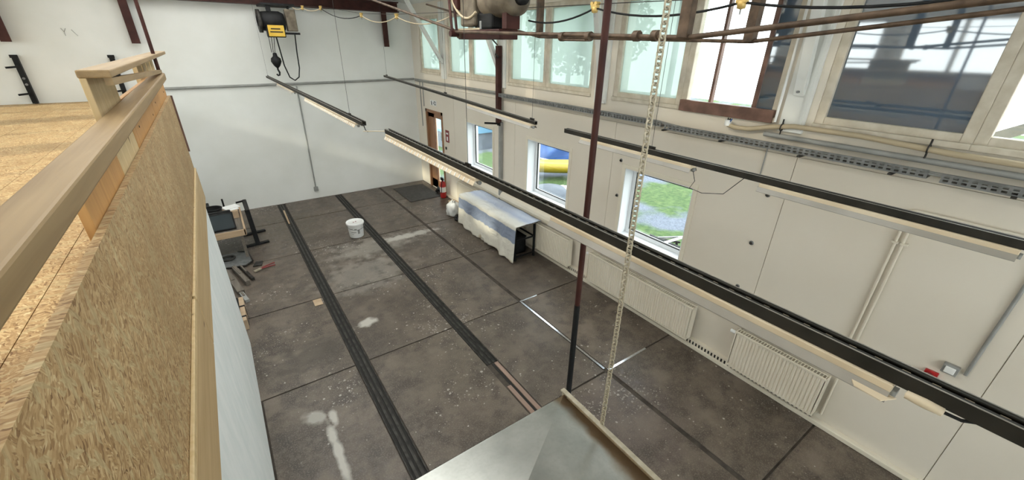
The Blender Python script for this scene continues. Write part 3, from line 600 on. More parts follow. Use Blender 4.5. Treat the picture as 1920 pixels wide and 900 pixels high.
G().tube([(2.445,1.45,3.02),(2.43,1.40,2.93),(2.42,1.42,2.88),(2.42,1.33,2.87),(2.43,1.2,2.90),(2.445,1.11,3.02)],.0022,5).build('loose_wire','black',t4)
# small link pieces between the first two runs
lk = thing('trunking_link','short pale wire link joining two trunking runs','cable',(1.18,3.95,2.94))
G().tube([(1.155,4.19,2.97),(1.158,4.16,2.93),(1.160,4.10,2.925)],.005,6).build('drop_wire','darksteel',lk); G().tube([(1.13,4.14,2.925),(1.22,3.72,2.985)],.004,6).build('cross_wire','batten',lk)
# ------------------------------------------------------------------ trussed girders overhead
def girder(x, ys, zs, posts, label, r):
    t=thing('trussed_girder',label,'girder',(x,3,3.75)); zb=zc(x)-.03
    G().box((x-.06,-1.9,zb-.012),(x+.06,11.2,zb)).box((x-.005,-1.9,zb-.15),(x+.005,11.2,zb)).box((x-.06,-1.9,zb-.162),(x+.06,11.2,zb-.15)).build('top_beam','redbrown',t)
    pts=[(x,y,z) for y,z in zip(ys,zs)]
    G().tube(pts,r,10).build('tie_rod','brownsteel',t)
    for (y,z,wd) in posts: box((x-wd/2,y-.03,z),(x+wd/2,y+.03,zb-.162)).build('strut','brownsteel',t,bevel=.003)
    for yy in (2.40,2.14,1.75,1.62): 
        if x<2.5: G().cyl((x,yy-.018,3.763),(x,yy+.018,3.763),r*2.2,10).build('tie_nut','brownsteel',t)
    return t
ga=girder(2.10,(6.6,4.03,3.98,1.43,.29,-1.9),(4.28,3.835,3.815,3.752,3.86,4.08),[(1.44,3.752,.05)],'trussed steel girder carrying the near hoist',.0135)
for s in (-1,1): G().bar((2.10+s*.025,4.00,3.78),(2.10+s*.025,4.15,zc(2.1)-.19),.008,.04,(0,1,0)).build('strut','redbrown',ga)
G().cyl((2.05,4.0,3.80),(2.15,4.0,3.80),.03,12).build('saddle','redbrown',ga)
for s in (-1,1): G().tube([(2.1+s*.006,2.40,3.765+s*.022),(2.1+s*.006,2.15,3.762+s*.022)],.007,6).build('turnbuckle','brownsteel',ga)
girder(3.00,(6.6,3.80,1.55,.40,-1.9),(4.25,3.79,3.750,3.88,4.13),[(3.80,3.79,.055),(1.56,3.75,.07)],'trussed steel girder nearer the window wall',.0125)
# ------------------------------------------------------------------ hoists
nh=thing('chain_hoist','grimy electric hoist motor hanging under the near trussed girder','hoist',(2.2,3.6,3.74))
g=G(); g.prism([(3.27,3.75),(4.0,3.75),(4.08,3.80),(4.08,3.83),(3.27,3.83)],'x',2.14,2.34); g.build('base_box','redbrown',nh,bevel=.006)
box((2.13,3.93,3.76),(2.35,4.02,3.815)).build('base_bracket','brownsteel',nh,bevel=.006)
G().lathe([(.001,-.26),(.10,-.26),(.135,-.22),(.14,.18),(.12,.24),(.085,.26),(.085,.30),(.001,.30)],(2.25,3.38,4.06),20,'y').build('motor','hoist',nh)
G().lathe([(.001,-.03),(.06,-.03),(.06,.02),(.001,.02)],(2.25,3.10,4.06),16,'y').build('motor_cap','black',nh)
box((2.12,3.66,3.86),(2.36,3.92,4.30)).build('gear_case','hoist',nh,bevel=.02)
box((2.16,3.42,3.83),(2.34,3.72,3.97)).build('drum_guard','black',nh,bevel=.02)
box((2.10,3.94,4.0),(2.36,4.02,4.35)).build('end_plate','redbrown',nh,bevel=.008)
box((2.17,3.20,3.83),(2.31,3.27,4.40)).build('hanger_plate','redbrown',nh,bevel=.004)
box((2.12,3.66,4.30),(2.36,3.90,zc(2.2)-.18)).build('trolley_frame','brownsteel',nh,bevel=.005)
G().tube(sag((2.1,4.05,4.10),(2.12,3.62,3.97),.10,12),.011,8).build('supply_cable','cable',nh)
G().tube([(2.15,4.02,3.835),(2.15,3.60,3.835)],.010,8).build('guide_rod','cable',nh)
G().tube([(2.16,3.60,3.835),(2.16,3.60,3.90)],.014,8).build('guide_stop','grey',nh)
box((2.31,3.30,3.88),(2.325,3.40,3.96)).build('rating_plate','yellow',nh)
fh=thing('chain_hoist','dark electric hoist with yellow plate and hook block before the gable wall','hoist',(1.4,10.5,3.0))
G().lathe([(.001,-.28),(.10,-.28),(.17,-.22),(.19,-.05),(.19,.12),(.15,.2),(.001,.2)],(1.37,10.45,4.07),18,'x').build('drum','black',fh)
G().lathe([(.001,-.03),(.21,-.03),(.21,.03),(.001,.03)],(1.12,10.45,4.07),18,'x').build('end_flange','darksteel',fh)
yp=box((1.22,10.235,3.80),(1.51,10.25,4.00)).build('capacity_plate','yellow',fh)
for k,(a,b) in enumerate(((1.27,1.44),(1.25,1.48))): box((a,10.230,3.925-.055*k),(b,10.236,3.945-.055*k)).build('plate_lettering','slot',yp)
box((1.20,10.25,3.78),(1.53,10.42,3.98)).build('gear_case','black',fh,bevel=.02)
box((1.60,10.35,3.90),(1.79,10.52,4.30)).build('control_box','hoist',fh,bevel=.012)
G().box((1.5,10.38,3.84),(1.82,10.48,3.88)).build('arm','black',fh)
G().box((1.28,10.4,4.2),(1.36,10.5,4.36)).box((1.66,10.42,4.3),(1.70,10.46,4.38)).box((1.2,10.36,4.36),(1.8,11.12,4.395)).build('trolley','black',fh)
for x,y in ((1.22,10.40),(1.27,10.40),(1.32,10.41)): G().cyl((x,y,3.80),(1.245+(x-1.27)*.6,10.4,3.50),.006,6).build('lift_rope','darksteel',fh)
hb=G().lathe([(.001,.13),(.035,.12),(.045,.06),(.09,.02),(.10,-.04),(.06,-.12),(.025,-.16),(.001,-.16)],(1.265,10.4,3.37),14).build('hook_block','black',fh)
G().tube([(1.265,10.4,3.22),(1.265,10.4,3.17),(1.285,10.4,3.12),(1.275,10.4,3.07),(1.245,10.4,3.06),(1.225,10.4,3.09)],.018,8).build('hook','black',hb)
G().tube([(1.36,10.42,3.80),(1.38,10.42,3.55),(1.40,10.4,3.25),(1.46,10.4,3.02),(1.55,10.4,2.955),(1.64,10.4,3.02),(1.68,10.4,3.2),(1.69,10.4,3.5),(1.72,10.42,3.84)],.013,8).build('pendant_cable','black',fh)
# far wall beam and stub posts
bm_=thing('runway_beam','oxide red steel beam along the top of the gable wall','beam',(1.6,11.1,4.36))
G().box((-1.1,11.02,4.40),(4.27,11.24,4.425)).box((-1.1,11.12,4.425),(4.27,11.14,4.60)).box((-1.1,11.02,4.60),(4.27,11.24,4.622)).build('i_section','redbrown',bm_)
for x,lb in ((3.90,'oxide red stub post under the end of the runway beam'),(-.945,'oxide red stub post above the balustrade end'),(-2.625,'oxide red stub post above the black wall bracket')):
    s=thing('wall_stub_post',lb,'post',(x,11.2,3.63),'stub posts on the gable wall'); zt=4.398 if x>0 else zc(x)-.02
    box((x-.065,11.10,3.63),(x+.065,11.115,zt)).build('flange','redbrown',s); box((x-.008,11.115,3.63),(x+.008,11.278,zt)).build('web','redbrown',s)
for x,lb,hk in ((-2.645,'black wall bracket rail with two hooks beside the mezzanine',True),(-1.39,'black wall bracket rail seen behind the top rail',False)):
    s=thing('wall_bracket',lb,'bracket',(x,11.22,2.63)); box((x-.035,11.20,2.63),(x+.035,11.278,3.42)).build('upright','black',s)
    for z in (3.24,2.80): G().bar((x-.0,11.2,z),(x-.13,11.10,z-.01),.03,.03).build('hook_arm','black',s)
    box((x-.05,11.19,3.38),(x+.05,11.2,3.43)).build('top_plate','black',s)
    for z in (2.95,3.05): G().cyl((x,11.19,z),(x,11.2,z),.02,8).build('bolt','grey',s)
# festoon cable and trolleys
FT=[(1.86,9.9,4.31),(2.12,9.55,4.30),(2.42,8.0,4.13),(2.55,6.7,4.07)]
FN=[(2.5,2.51,3.965),(2.5,1.39,3.935)]
fw_=thing('festoon_line','cream power cable looping along a straining wire between the hoists','cable',(2.3,6,3.9))
G().tube([(1.75,10.3,4.36)]+[(x,y,z+.03) for x,y,z in FT]+[(2.55,4.9,4.05)]+[(x,y,z+.025) for x,y,z in FN]+[(2.5,-1.5,3.98)],.003,5).build('straining_wire','darksteel',fw_)
loops=[((1.75,10.3,4.33),FT[0],.03,'cable'),(FT[0],FT[1],.05,'cable'),(FT[1],FT[2],.10,'black'),(FT[2],FT[3],.09,'cable'),(FT[3],(2.5,4.85,4.0),.09,'cable'),((2.4,3.2,3.90),FN[0],.05,'black'),(FN[0],FN[1],.06,'black'),(FN[1],(2.5,.2,3.93),.05,'black')]
for p,q,s_,m_ in loops: G().tube(sag(p,q,s_),.007,6).build('cable_loop',m_,fw_)
for i,(x,y,z) in enumerate(FT+FN):
    lb = ['yellow cable trolley next to the dark hoist control box','second yellow cable trolley from the dark hoist','third yellow cable trolley from the dark hoist','yellow cable trolley between the oxide red stub post and the knee brace','yellow cable trolley on the wire before the pale green windows','yellow cable trolley on the wire before the bright brown framed window'][i]
    t=thing('cable_trolley',lb,'trolley',(x,y,z-.03),'festoon cable trolleys')
    box((x-.018,y-.03,z-.005),(x+.018,y+.03,z+.025)).build('body','brass',t,bevel=.005)
    for s_ in (-1,1): G().cyl((x-.02,y+s_*.02,z+.028),(x+.02,y+s_*.02,z+.028),.014,10).build('wheel','brass',t)
    G().lathe([(.001,-.03),(.022,-.025),(.026,0),(.022,.01)],(x,y,z-.005),10).build('saddle','brass',t)
    G().cyl((x,y,z-.06),(x,y,z-.03),.005,6).build('eye_bolt','grey',t)
# knee braces at the wall posts
for y,zt,x1,lb in ((9.43,4.62,3.72,'white timber knee brace beside the far corner window'),(6.94,4.66,4.0,'white timber knee brace above the steel wall column'),(4.37,4.62,4.28,'white timber knee brace left of the chain'),(1.79,4.6,4.35,'white timber knee brace beside the reflecting window')):
    b=thing('knee_brace',lb,'brace',(4.6,y,3.2)); ys=y+(.105 if 6<y<8 else 0); G().bar((XR-.045,ys,3.32),(x1,ys,zc(x1)-.03),.09,.07,(1,0,0)).build('strut','wall',b,bevel=.005)
    wp=thing('wall_post',lb.replace('timber knee brace','flat timber wall post'),'post',(4.62,y,2.97)); box((XR-.04,y-.11,2.97),(XR-.001,y+.11,ZE-.04)).build('board','wall',wp,bevel=.004); box((XR-.046,y-.085,3.0),(XR-.04,y-.06,ZE-.06)).build('cover_strip','wall',wp)
    G().cyl((XR-.052,y,3.35),(XR-.11,y,3.35),.012,8).build('bolt','grey',b)
# ------------------------------------------------------------------ radiators
def radiator(a, b, z0, z1, label):
    r=thing('radiator',label,'radiator',(XR-.1,(a+b)/2,z0)); xf=XR-.165; xb=XR-.06
    g=G(); nn=max(6,int((b-a)/.037)); st=(b-a-.04)/nn; poly=[]
    y=a+.02
    for k in range(nn): poly += [(xf+.010,y),(xf,y+st*.2),(xf,y+st*.6),(xf+.010,y+st*.8)]; y+=st
    poly += [(xf+.010,b-.02),(xf+.02,b-.02),(xf+.02,a+.02)]
    g.prism([(p[0],p[1]) for p in poly],'z',z0+.02,z1-.02); g.build('front_panel','cream',r)
    G().box((xf,a,z1-.025),(xf+.022,b,z1-.005)).box((xf,a,z0),(xf+.022,b,z0+.022)).build('seam_rim','cream',r)
    box((xb-.02,a+.01,z0+.01),(xb,b-.01,z1-.01)).build('back_panel','cream',r)
    for yy in (a,b-.012): box((xf+.004,yy,z0+.005),(xb,yy+.012,z1-.002)).build('side_cover','cream',r,bevel=.003)
    g=G(); k=a+.02
    while k<b-.03: g.box((xf+.02,k,z1-.012),(xb-.02,k+.008,z1-.004)); k+=.03
    stuff(g.build('top_grille','cream',r))
    G().cyl((XR-.12,b+.01,z1-.05),(XR-.12,b+.07,z1-.05),.022,10).build('valve_head','white',r)
    G().tube([(XR-.11,b+.03,z1-.05),(XR-.05,b+.035,z1-.05),(XR-.035,b+.035,z1-.06),(XR-.035,b+.035,.14)],.009,8).build('feed_pipe','cream',r)
    for yy in (a+.2,b-.2): box((xb,yy,z0+.05),(XR-.002,yy+.04,z1-.1)).build('wall_hook','cream',r)
    return r
radiator(.70,1.66,.155,.665,'short cream panel radiator below the twin wall pipes')
radiator(2.22,4.14,.145,.655,'long cream panel radiator behind the pole and chain')
radiator(4.62,6.75,.145,.665,'cream panel radiator beside the draped table')
radiator(7.35,8.75,.15,.65,'cream panel radiator by the fire extinguisher')
# ------------------------------------------------------------------ pipes and conduits on the walls
def pipe(name,label,pts,r,m,clips=(),cat='pipe',n=10):
    t=thing(name,label,cat,pts[0]); G().tube(pts,r,n).build('run',m,t)
    for c in clips: G().box((c[0]-.02,c[1]-.025,c[2]-.008),(c[0]+.02,c[1]+.025,c[2]+.008)).build('clip',m,t)
    return t
xp=XR-.022
pipe('wall_pipe','cream wall pipe turning along under the cable tray',[(xp,-1.6,2.505),(xp,.66,2.505),(xp,.69,2.495),(xp,.70,2.46),(xp,.70,.9)],.011,'cream',[(xp,.70,2.2)])
pipe('wall_pipe','cream wall pipe running just inside its twin',[(xp,-1.6,2.45),(xp,.60,2.45),(xp,.63,2.44),(xp,.65,2.41),(xp,.65,.9)],.011,'cream',[(xp,.64,2.2)])
pipe('riser_pipe','thin cream riser beside the end of the short radiator',[(xp,.66,.9),(xp,.655,.14)],.012,'cream')
pipe('wall_conduit','wide grey conduit dropping to the switch box',[(XR-.015,-.08,2.44),(XR-.015,-.07,1.27)],.013,'greypvc')
pipe('heating_pipe','cream heating pipe along the wall below the ledge',[(XR-.04,.8,.69),(XR-.04,8.8,.69)],.012,'cream')
sw=thing('wall_switch','grey square switch box on the cream wall','switch',(XR-.02,.02,1.22)); box((XR-.045,-.03,1.225),(XR,.07,1.315)).build('housing','greypvc',sw,bevel=.006); box((XR-.055,-.012,1.24),(XR-.044,.052,1.30)).build('rocker','white',sw,bevel=.004)
so=thing('power_socket','dark red round power socket beside the switch box','socket',(XR-.03,.10,1.10)); G().lathe([(.001,-.06),(.034,-.06),(.036,-.03),(.03,0),(.03,.02),(.001,.02)],(XR-.02,.11,1.13),14,'x').build('cap','darkred',so); box((XR-.025,.06,1.09),(XR,.15,1.18)).build('back_plate','red',so,bevel=.006)
so=thing('power_socket','dark red socket on the wall above the draped table','socket',(XR-.03,6.62,1.0)); G().lathe([(.001,-.08),(.05,-.08),(.052,-.03),(.04,0),(.04,.02),(.001,.02)],(XR-.02,6.6,1.02),14,'x').build('cap','darkred',so); box((XR-.025,6.5,.96),(XR,6.7,1.08)).build('back_plate','white',so,bevel=.006)
for y,z,lb in ((1.84,1.72,'small dark screw knob in the middle of the blank panel'),(1.82,2.30,'small dark screw knob just under the trunking light'),(1.85,1.14,'small dark screw knob low on the blank panel'),(3.85,2.23,'small dark knob high beside the grass window'),(3.845,1.70,'small dark knob midway beside the grass window')):
    k=G().lathe([(.001,-.025),(.014,-.025),(.018,-.015),(.012,0)],(XR,y,z),10,'x').build('screw_knob','darksteel',wr); G().lathe([(.001,-.004),(.026,-.003),(.026,0)],(XR,y,z),10,'x').build('washer','grey',k)
mk=thing('marker_bar','small black bar fixed to the wall above the grass window','bar',(XR-.01,3.78,2.33)); G().bar((XR-.012,3.90,2.35),(XR-.012,3.72,2.335),.02,.02).build('rod','black',mk); G().bar((XR-.012,3.72,2.335),(XR-.012,3.68,2.332),.012,.012).build('tip','grey',mk)
# cable tray with real slots
ct=thing('cable_tray','grey perforated cable tray along the cream wall','cable tray',(XR-.1,1,2.80))
def trayrun(a,b,z0,z1):
    X0,X1=XR-.13,XR-.125; g=G(); h=(z1-z0)
    zz=[z0,z0+h*.2,z0+h*.42,z0+h*.58,z0+h*.8,z1]
    g.box((X0,a,zz[0]),(X1,b,zz[1])).box((X0,a,zz[2]),(X1,b,zz[3])).box((X0,a,zz[4]),(X1,b,zz[5]))
    y=a
    while y<b-.01: 
        for q in (1,3): g.box((X0,y,zz[q]),(X1,min(y+.022,b),zz[q+1]))
        y+=.052
    g.build('slotted_side','grey',ct)
    G().box((XR-.125,a,z0),(XR-.004,b,z0+.004)).build('tray_floor','grey',ct)
trayrun(.68,3.15,2.795,2.865); trayrun(-1.6,.60,2.785,2.855); trayrun(3.2,7.0,2.815,2.88)
for y in (3.15,2.4,1.6,.9,.2,-.6): box((XR-.15,y-.015,2.775),(XR-.002,y+.015,2.79)).build('arm','darksteel',ct)
for dx,dz,r in ((-.10,.015,.010),(-.075,.02,.013),(-.045,.02,.011)): G().tube([(XR+dx,y_,2.815+dz+(.03 if y_>3.1 else 0)) for y_ in (-1.6,1,2.9,3.3,6,7.0)],r,6).build('cable','greypvc',ct)
pipe('grey_duct','straight grey duct above the cable tray',[(XR-.06,-1.6,2.91),(XR-.06,2.0,2.925)],.024,'greypvc',cat='duct')
pipe('wall_conduit','bundle of grey conduit running to the far corner',[(XR-.05,7.0,2.87),(XR-.05,11.2,2.85)],.020,'greypvc')
pipe('wall_conduit','second grey conduit below the far bundle',[(XR-.03,7.0,2.83),(XR-.03,11.2,2.81)],.012,'greypvc')
gp=pipe('gas_pipe','beige pipe sweeping under the high windows with an open end',[(XR-.07,-1.6,2.985),(XR-.07,.6,3.00),(XR-.07,1.2,3.035),(XR-.07,1.75,3.035),(XR-.07,1.95,3.00),(XR-.08,2.15,2.95),(XR-.10,2.3,2.945),(XR-.11,2.37,2.965)],.024,'cable')
G().lathe([(.033,-.03),(.036,.03),(.030,.03),(.028,-.02),(.001,-.02)],(XR-.11,2.375,2.985),14,'z').build('open_end','white',gp)
for dx,m_ in ((-.01,'tarp'),(.012,'black'),(0,'black')): G().tube([(XR-.11+dx,2.375+dx,2.975),(XR-.11+dx*2,2.36+dx*3,3.03)],.007,6).build('cable_end',m_,gp)
for y in (1.85,.75):
    c=thing('pipe_hanger','dark pipe clamp on the beige pipe '+('under the reflecting window' if y<1 else 'next to the window post'),'clamp',(XR-.07,y,2.95),'pipe clamps'); G().tube([(XR-.07+.034*math.cos(a),y,3.012+.034*math.sin(a)) for a in [2*PI*k/12 for k in range(12)]],.006,6,closed=True).build('ring','darksteel',c); G().cyl((XR-.07,y,2.93),(XR-.07,y,2.98),.007,6).build('stud','darksteel',c); G().cyl((XR-.07,y,3.045),(XR-.07,y,3.09),.007,6).build('stud','darksteel',c)
pipe('down_pipe','thin white pipe along the edge of the window post',[(XR-.065,1.93,4.5),(XR-.065,1.93,3.05)],.012,'white')
pipe('drop_conduit','thin conduit down the cream wall below the tray',[(XR-.01,1.95,2.79),(XR-.01,1.95,2.46)],.006,'greypvc')
for y,z0,lb in ((10.93,1.65,'thin grey conduit dropping beside the far corner'),(10.75,2.2,'thin grey conduit dropping to the door sign')): pipe('drop_conduit',lb,[(XR-.012,y,2.82),(XR-.012,y,z0)],.012,'greypvc')
fc=pipe('cable_duct','grey cable duct running level across the gable wall',[(-1.30,YF-.03,2.80),(2.2,YF-.03,2.825),(4.6,YF-.03,2.85)],.026,'greypvc',cat='duct')
cv=pipe('drop_conduit','grey conduit dropping down the gable wall to a box',[(1.68,YF-.025,2.77),(1.66,YF-.025,.30)],.017,'greypvc'); box((1.61,YF-.06,.19),(1.71,YF,.30)).build('outlet_box','greypvc',cv,bevel=.008)
# steel wall column
wc=thing('wall_column','narrow oxide red and grey steel column on the window wall','column',(4.57,6.95,0))
box((4.50,6.905,2.32),(4.586,6.995,3.70)).build('upper_section','redbrown',wc,bevel=.004); box((4.56,6.92,.14),(4.632,6.98,2.32)).build('lower_section','greypvc',wc,bevel=.004)
ba=thing('bracket_arm','black flat bracket arm sticking out from the steel wall column','bracket',(4.5,6.95,2.28)); G().bar((4.55,6.95,2.30),(4.25,7.0,2.33),.03,.035).build('arm','black',ba); box((4.54,6.9,2.26),(4.559,7.0,2.34)).build('wall_plate','black',ba); st_=thing('steel_stay','thin dark steel stay leaning off the top of the wall column','stay',(4.5,6.97,3.7)); G().bar((4.53,6.97,3.71),(4.30,7.25,4.05),.022,.022).build('bar','darksteel',st_); G().bar((4.30,7.25,4.05),(4.30,7.25,zc(4.3)-.005),.012,.012).build('hanger','darksteel',st_); G().bar((4.52,6.93,3.50),(4.38,6.8,3.56),.02,.03).build('cleat','darksteel',wc)
# ------------------------------------------------------------------ door corner: signs, extinguisher, mat
sg=thing('exit_sign','small white sign with black running figure above the door','sign',(XR-.005,10.16,2.28)); box((XR-.008,9.98,2.275),(XR,10.34,2.405)).build('plate','white',sg)
g=G(); X=XR-.010
g.box((X,10.245,2.30),(X+.002,10.285,2.345)).box((X,10.25,2.345),(X+.002,10.28,2.37)).box((X,10.255,2.375),(X+.002,10.275,2.393)).box((X,10.285,2.35),(X+.002,10.31,2.36)).box((X,10.225,2.285),(X+.002,10.25,2.30)).box((X,10.28,2.285),(X+.002,10.30,2.30))
g.build('running_figure','slot',sg)
G().box((X,10.02,2.295),(X+.002,10.04,2.385)).box((X,10.02,2.295),(X+.002,10.12,2.31)).box((X,10.02,2.37),(X+.002,10.12,2.385)).box((X,10.10,2.295),(X+.002,10.12,2.385)).box((X,10.12,2.33),(X+.002,10.17,2.345)).build('door_symbol','slot',sg)
fs=thing('fire_sign','small red fire extinguisher sign beside the door','sign',(XR-.005,9.46,1.46)); box((XR-.007,9.36,1.46),(XR,9.55,1.76)).build('plate','darkred',fs)
G().box((XR-.009,9.42,1.50),(XR-.006,9.49,1.60)).box((XR-.009,9.40,1.66),(XR-.006,9.51,1.70)).build('symbol','white',fs)
tag(box((XR-.02,9.52,1.26),(XR,9.58,1.33)).build('push_button','black',bevel=.006),'small black push button below the red sign','button')
fe=thing('fire_extinguisher','red fire extinguisher standing by the door','extinguisher',(4.47,9.52,0))
G().lathe([(.001,0),(.075,0),(.08,.02),(.08,.36),(.06,.42),(.025,.45),(.025,.48),(.001,.48)],(4.46,9.52,0),18).build('cylinder','red',fe); G().box((4.43,9.50,.48),(4.49,9.60,.51)).box((4.44,9.505,.52),(4.48,9.62,.535)).build('valve','black',fe)
G().tube([(4.46,9.48,.49),(4.40,9.43,.47),(4.375,9.42,.38),(4.375,9.45,.15)],.011,8).build('hose','black',fe); G().lathe([(.0805,.16),(.0808,.30)],(4.46,9.52,0),18).build('label_band','white',fe)
dm=thing('door_mat','dark ribbed mat on the floor in front of the door','mat',(4.05,10.2,0)); box((3.58,9.62,.001),(4.45,10.88,.018)).build('backing','mat',dm,bevel=.005)
g=G(); x=3.62
while x<4.42: g.box((x,9.64,.018),(x+.012,10.86,.023)); x+=.035
stuff(g.build('rib','mat',dm))
tk=thing('bundle_of_straps','dark tangled bundle on the floor beside the extinguisher','bundle',(4.52,9.85,0))
for k in range(6): G().tube([(4.50+.05*math.cos(a+k),9.86+.10*math.sin(a)+.01*k,.03+.022*k+.02*math.sin(2*a+k)) for a in [2*PI*j/14 for j in range(14)]],.016,6,closed=True).build('coil','black',tk)
# ------------------------------------------------------------------ draped table
tb=thing('trestle_table','black framed narrow table under a painted dust sheet','table',(4.2,6.45,0))
x0,x1,y0,y1,zt=3.96,4.46,5.48,7.55,.73
box((x0,y0,zt-.03),(x1,y1,zt)).build('table_top','oldwood',tb)
for x in (x0+.03,x1-.03):
    for y in (y0+.05,y1-.05): G().bar((x,y,0),(x,y,zt-.03),.032,.032).build('leg','black',tb)
for y in (y0+.05,y1-.05):
    for z in (.08,.42): G().bar((x0+.03,y,z),(x1-.03,y,z),.024,.024).build('stretcher','black',tb)
G().bar((x1-.03,y0+.05,.42),(x1-.03,y1-.05,.42),.024,.024).build('stretcher','black',tb)
dk=thing('dark_crate','black crate stored beneath the draped table','crate',(4.22,6.1,0)); G().box((4.06,5.75,.0),(4.40,6.55,.015)).box((4.06,5.75,0),(4.075,6.55,.33)).box((4.385,5.75,0),(4.40,6.55,.33)).box((4.06,5.75,0),(4.40,5.765,.33)).box((4.06,6.535,0),(4.40,6.55,.33)).build('shell','black',dk); G().box((4.05,5.74,.33),(4.41,6.56,.35)).build('lid','black',dk)
me=bpy.data.meshes.new('dust_sheet'); bm=bmesh.new(); uvl=bm.loops.layers.uv.new('UVMap')
NU,NV=64,46; vv=[]; random.seed(3)
prof=[]   # (offset from front edge, z) along the sheet, from the front hem over the top to the wall side
for j in range(NV+1):
    s_=j/NV*1.30
    if s_<.70: prof.append((x0-.022,.02+s_*1.0,'f',s_))
    elif s_<.76: a=(s_-.70)/.06*PI/2; prof.append((x0-.022+.035*(1-math.cos(a)),.715+.03*math.sin(a),'c',s_))
    else: prof.append((x0+.013+(s_-.76),.745,'t',s_))
for i in range(NU+1):
    u=i/NU; y=y0-.03+(y1-y0+.10)*u; col=[]
    hemup=.05*math.sin(u*5.2)**2+.09*max(0,(u-.55))+.03*math.sin(u*23)*.5
    for j,(px,pz,k,s_) in enumerate(prof):
        x,z=px,pz; yy=y
        if k=='f':
            d=1-s_/.70; x-=.012*math.sin(u*61+3*math.sin(u*11))*d; z=.715-(.715-.02-max(0,hemup))*d
            x+= -.030*d*(1+math.sin(u*34+2*math.sin(u*7)))*.6-.03*d-.02*d*math.sin(u*9)
            yy+=.02*d*math.sin(u*17)
        elif k=='t': z+=.008*math.sin(u*21+s_*14)*math.sin(s_*9)+.004*random.uniform(-1,1)
        col.append(bm.verts.new((x-4.2,yy-6.45,z)))
    vv.append(col)
for i in range(NU):
    for j in range(NV):
        f=bm.faces.new((vv[i][j],vv[i+1][j],vv[i+1][j+1],vv[i][j+1])); f.smooth=True
        for lp,(a,b) in zip(f.loops,((i,j),(i+1,j),(i+1,j+1),(i,j+1))): lp[uvl].uv=(a/NU,b/NV)
bm.to_mesh(me); bm.free(); me.materials.append(M['cloth'])
ds=bpy.data.objects.new('dust_sheet',me); COL.objects.link(ds); ds.location=(4.2,6.45,0); md=ds.modifiers.new('thick','SOLIDIFY'); md.thickness=.004; md.offset=1
tag(ds,'cream dust sheet with a broad blue grey stripe draped over the table','dust sheet')
# sack and ring
sk_=thing('plastic_sack','crumpled white plastic sack standing before the radiator','sack',(4.1,8.2,0))
g=G(); NR=18
prof=[(.02,.004),(.12,.006),(.15,.03),(.155,.08),(.15,.13),(.155,.18),(.15,.23),(.14,.27),(.11,.30),(.07,.315),(.045,.325),(.06,.35),(.02,.345)]
NR=40; g.lathe(prof,(4.1,8.25,0),NR)
def crumple(x,y,z):
    a=math.atan2(y-8.25,x-4.1); k=1+.09*math.sin(5*a+z*22)+.06*math.sin(9*a-z*31+1)+.05*math.sin(13*a+z*47)
    return (4.1+(x-4.1)*k,8.25+(y-8.25)*k*1.1,max(.002,z+.018*math.sin(4*a+2)*(z/.3)))
g.v=[crumple(*v) for v in g.v]; g.build('sack_body','bag',sk_)
G().tube([(4.1+.050*math.cos(a),8.25+.055*math.sin(a),.325) for a in [2*PI*k/10 for k in range(10)]],.008,6,closed=True).build('tie','bag',sk_)
tr=thing('rubber_ring','black rubber ring lying on the floor beside the sack','ring',(4.12,7.88,0)); G().tube([(4.12+.14*math.cos(a),7.88+.14*math.sin(a),.035) for a in [2*PI*k/24 for k in range(24)]],.034,8,closed=True).build('tyre','rubber',tr); G().tube([(4.12+.125*math.cos(a),7.88+.125*math.sin(a),.085) for a in [2*PI*k/24 for k in range(24)]],.018,8,closed=True).build('inner_coil','rubber',tr)
pw=thing('small_box','grey cardboard box on the floor under the far radiator','box',(4.35,8.65,0)); box((4.28,8.45,0),(4.45,8.85,.13)).build('carton','card',pw,bevel=.004); box((4.272,8.44,.13),(4.458,8.86,.145)).build('carton_lid','card',pw)
# ------------------------------------------------------------------ bucket
bk=thing('bucket','white plastic tub with lid standing beside the floor rail','bucket',(1.83,8.30,0))
G().lathe([(.001,.003),(.135,.003),(.14,.012),(.16,.30),(.163,.31),(.163,.325)],(1.83,8.30,0),28).build('tub','white',bk)
ld=G().lathe([(.176,.285),(.180,.29),(.180,.325),(.172,.335),(.155,.335),(.150,.322),(.001,.322)],(1.83,8.30,0),28).build('lid','white',bk)
G().tube([(1.83+.175*math.cos(a),8.30+.175*math.sin(a),.27-.07*math.sin((a-PI)*1.0)) for a in [PI+PI*k/14 for k in range(15)]],.004,6).build('handle','grey',bk)
g=G()
for a0,a1,z0,z1 in ((-2.6,-2.2,.20,.22),(-2.0,-1.7,.20,.22),(-2.5,-1.8,.13,.145),(-2.45,-2.15,.09,.10),(-1.6,-1.3,.10,.19)):
    vs=[]; 
    for z in (z0,z1):
        for k in range(5): a=a0+(a1-a0)*k/4; r=.1405+z*.0665; vs.append((1.83+r*math.cos(a),8.30+r*math.sin(a),z))
    g.add(vs,[(k,k+1,k+6,k+5) for k in range(4)])
g.build('printed_label','greypvc',bk)
for x,y in ((1.85,8.31),(1.80,8.29)): G().lathe([(.001,.006),(.014,.004),(.016,0)],(x,y,.3225),8).build('lid_drip','darkred',ld)
tag(box((.545,6.03,.001),(.665,6.22,.006)).build('cardboard_offcut','card'),'small tan cardboard offcut lying beside the floor rail','cardboard')
tag(G().prism([(.735,9.75),(.765,9.75),(.79,10.7),(.755,10.7)],'z',.0,.012).build('pine_lath','tan'),'thin pale lath lying in the floor rail near the gable wall','lath')
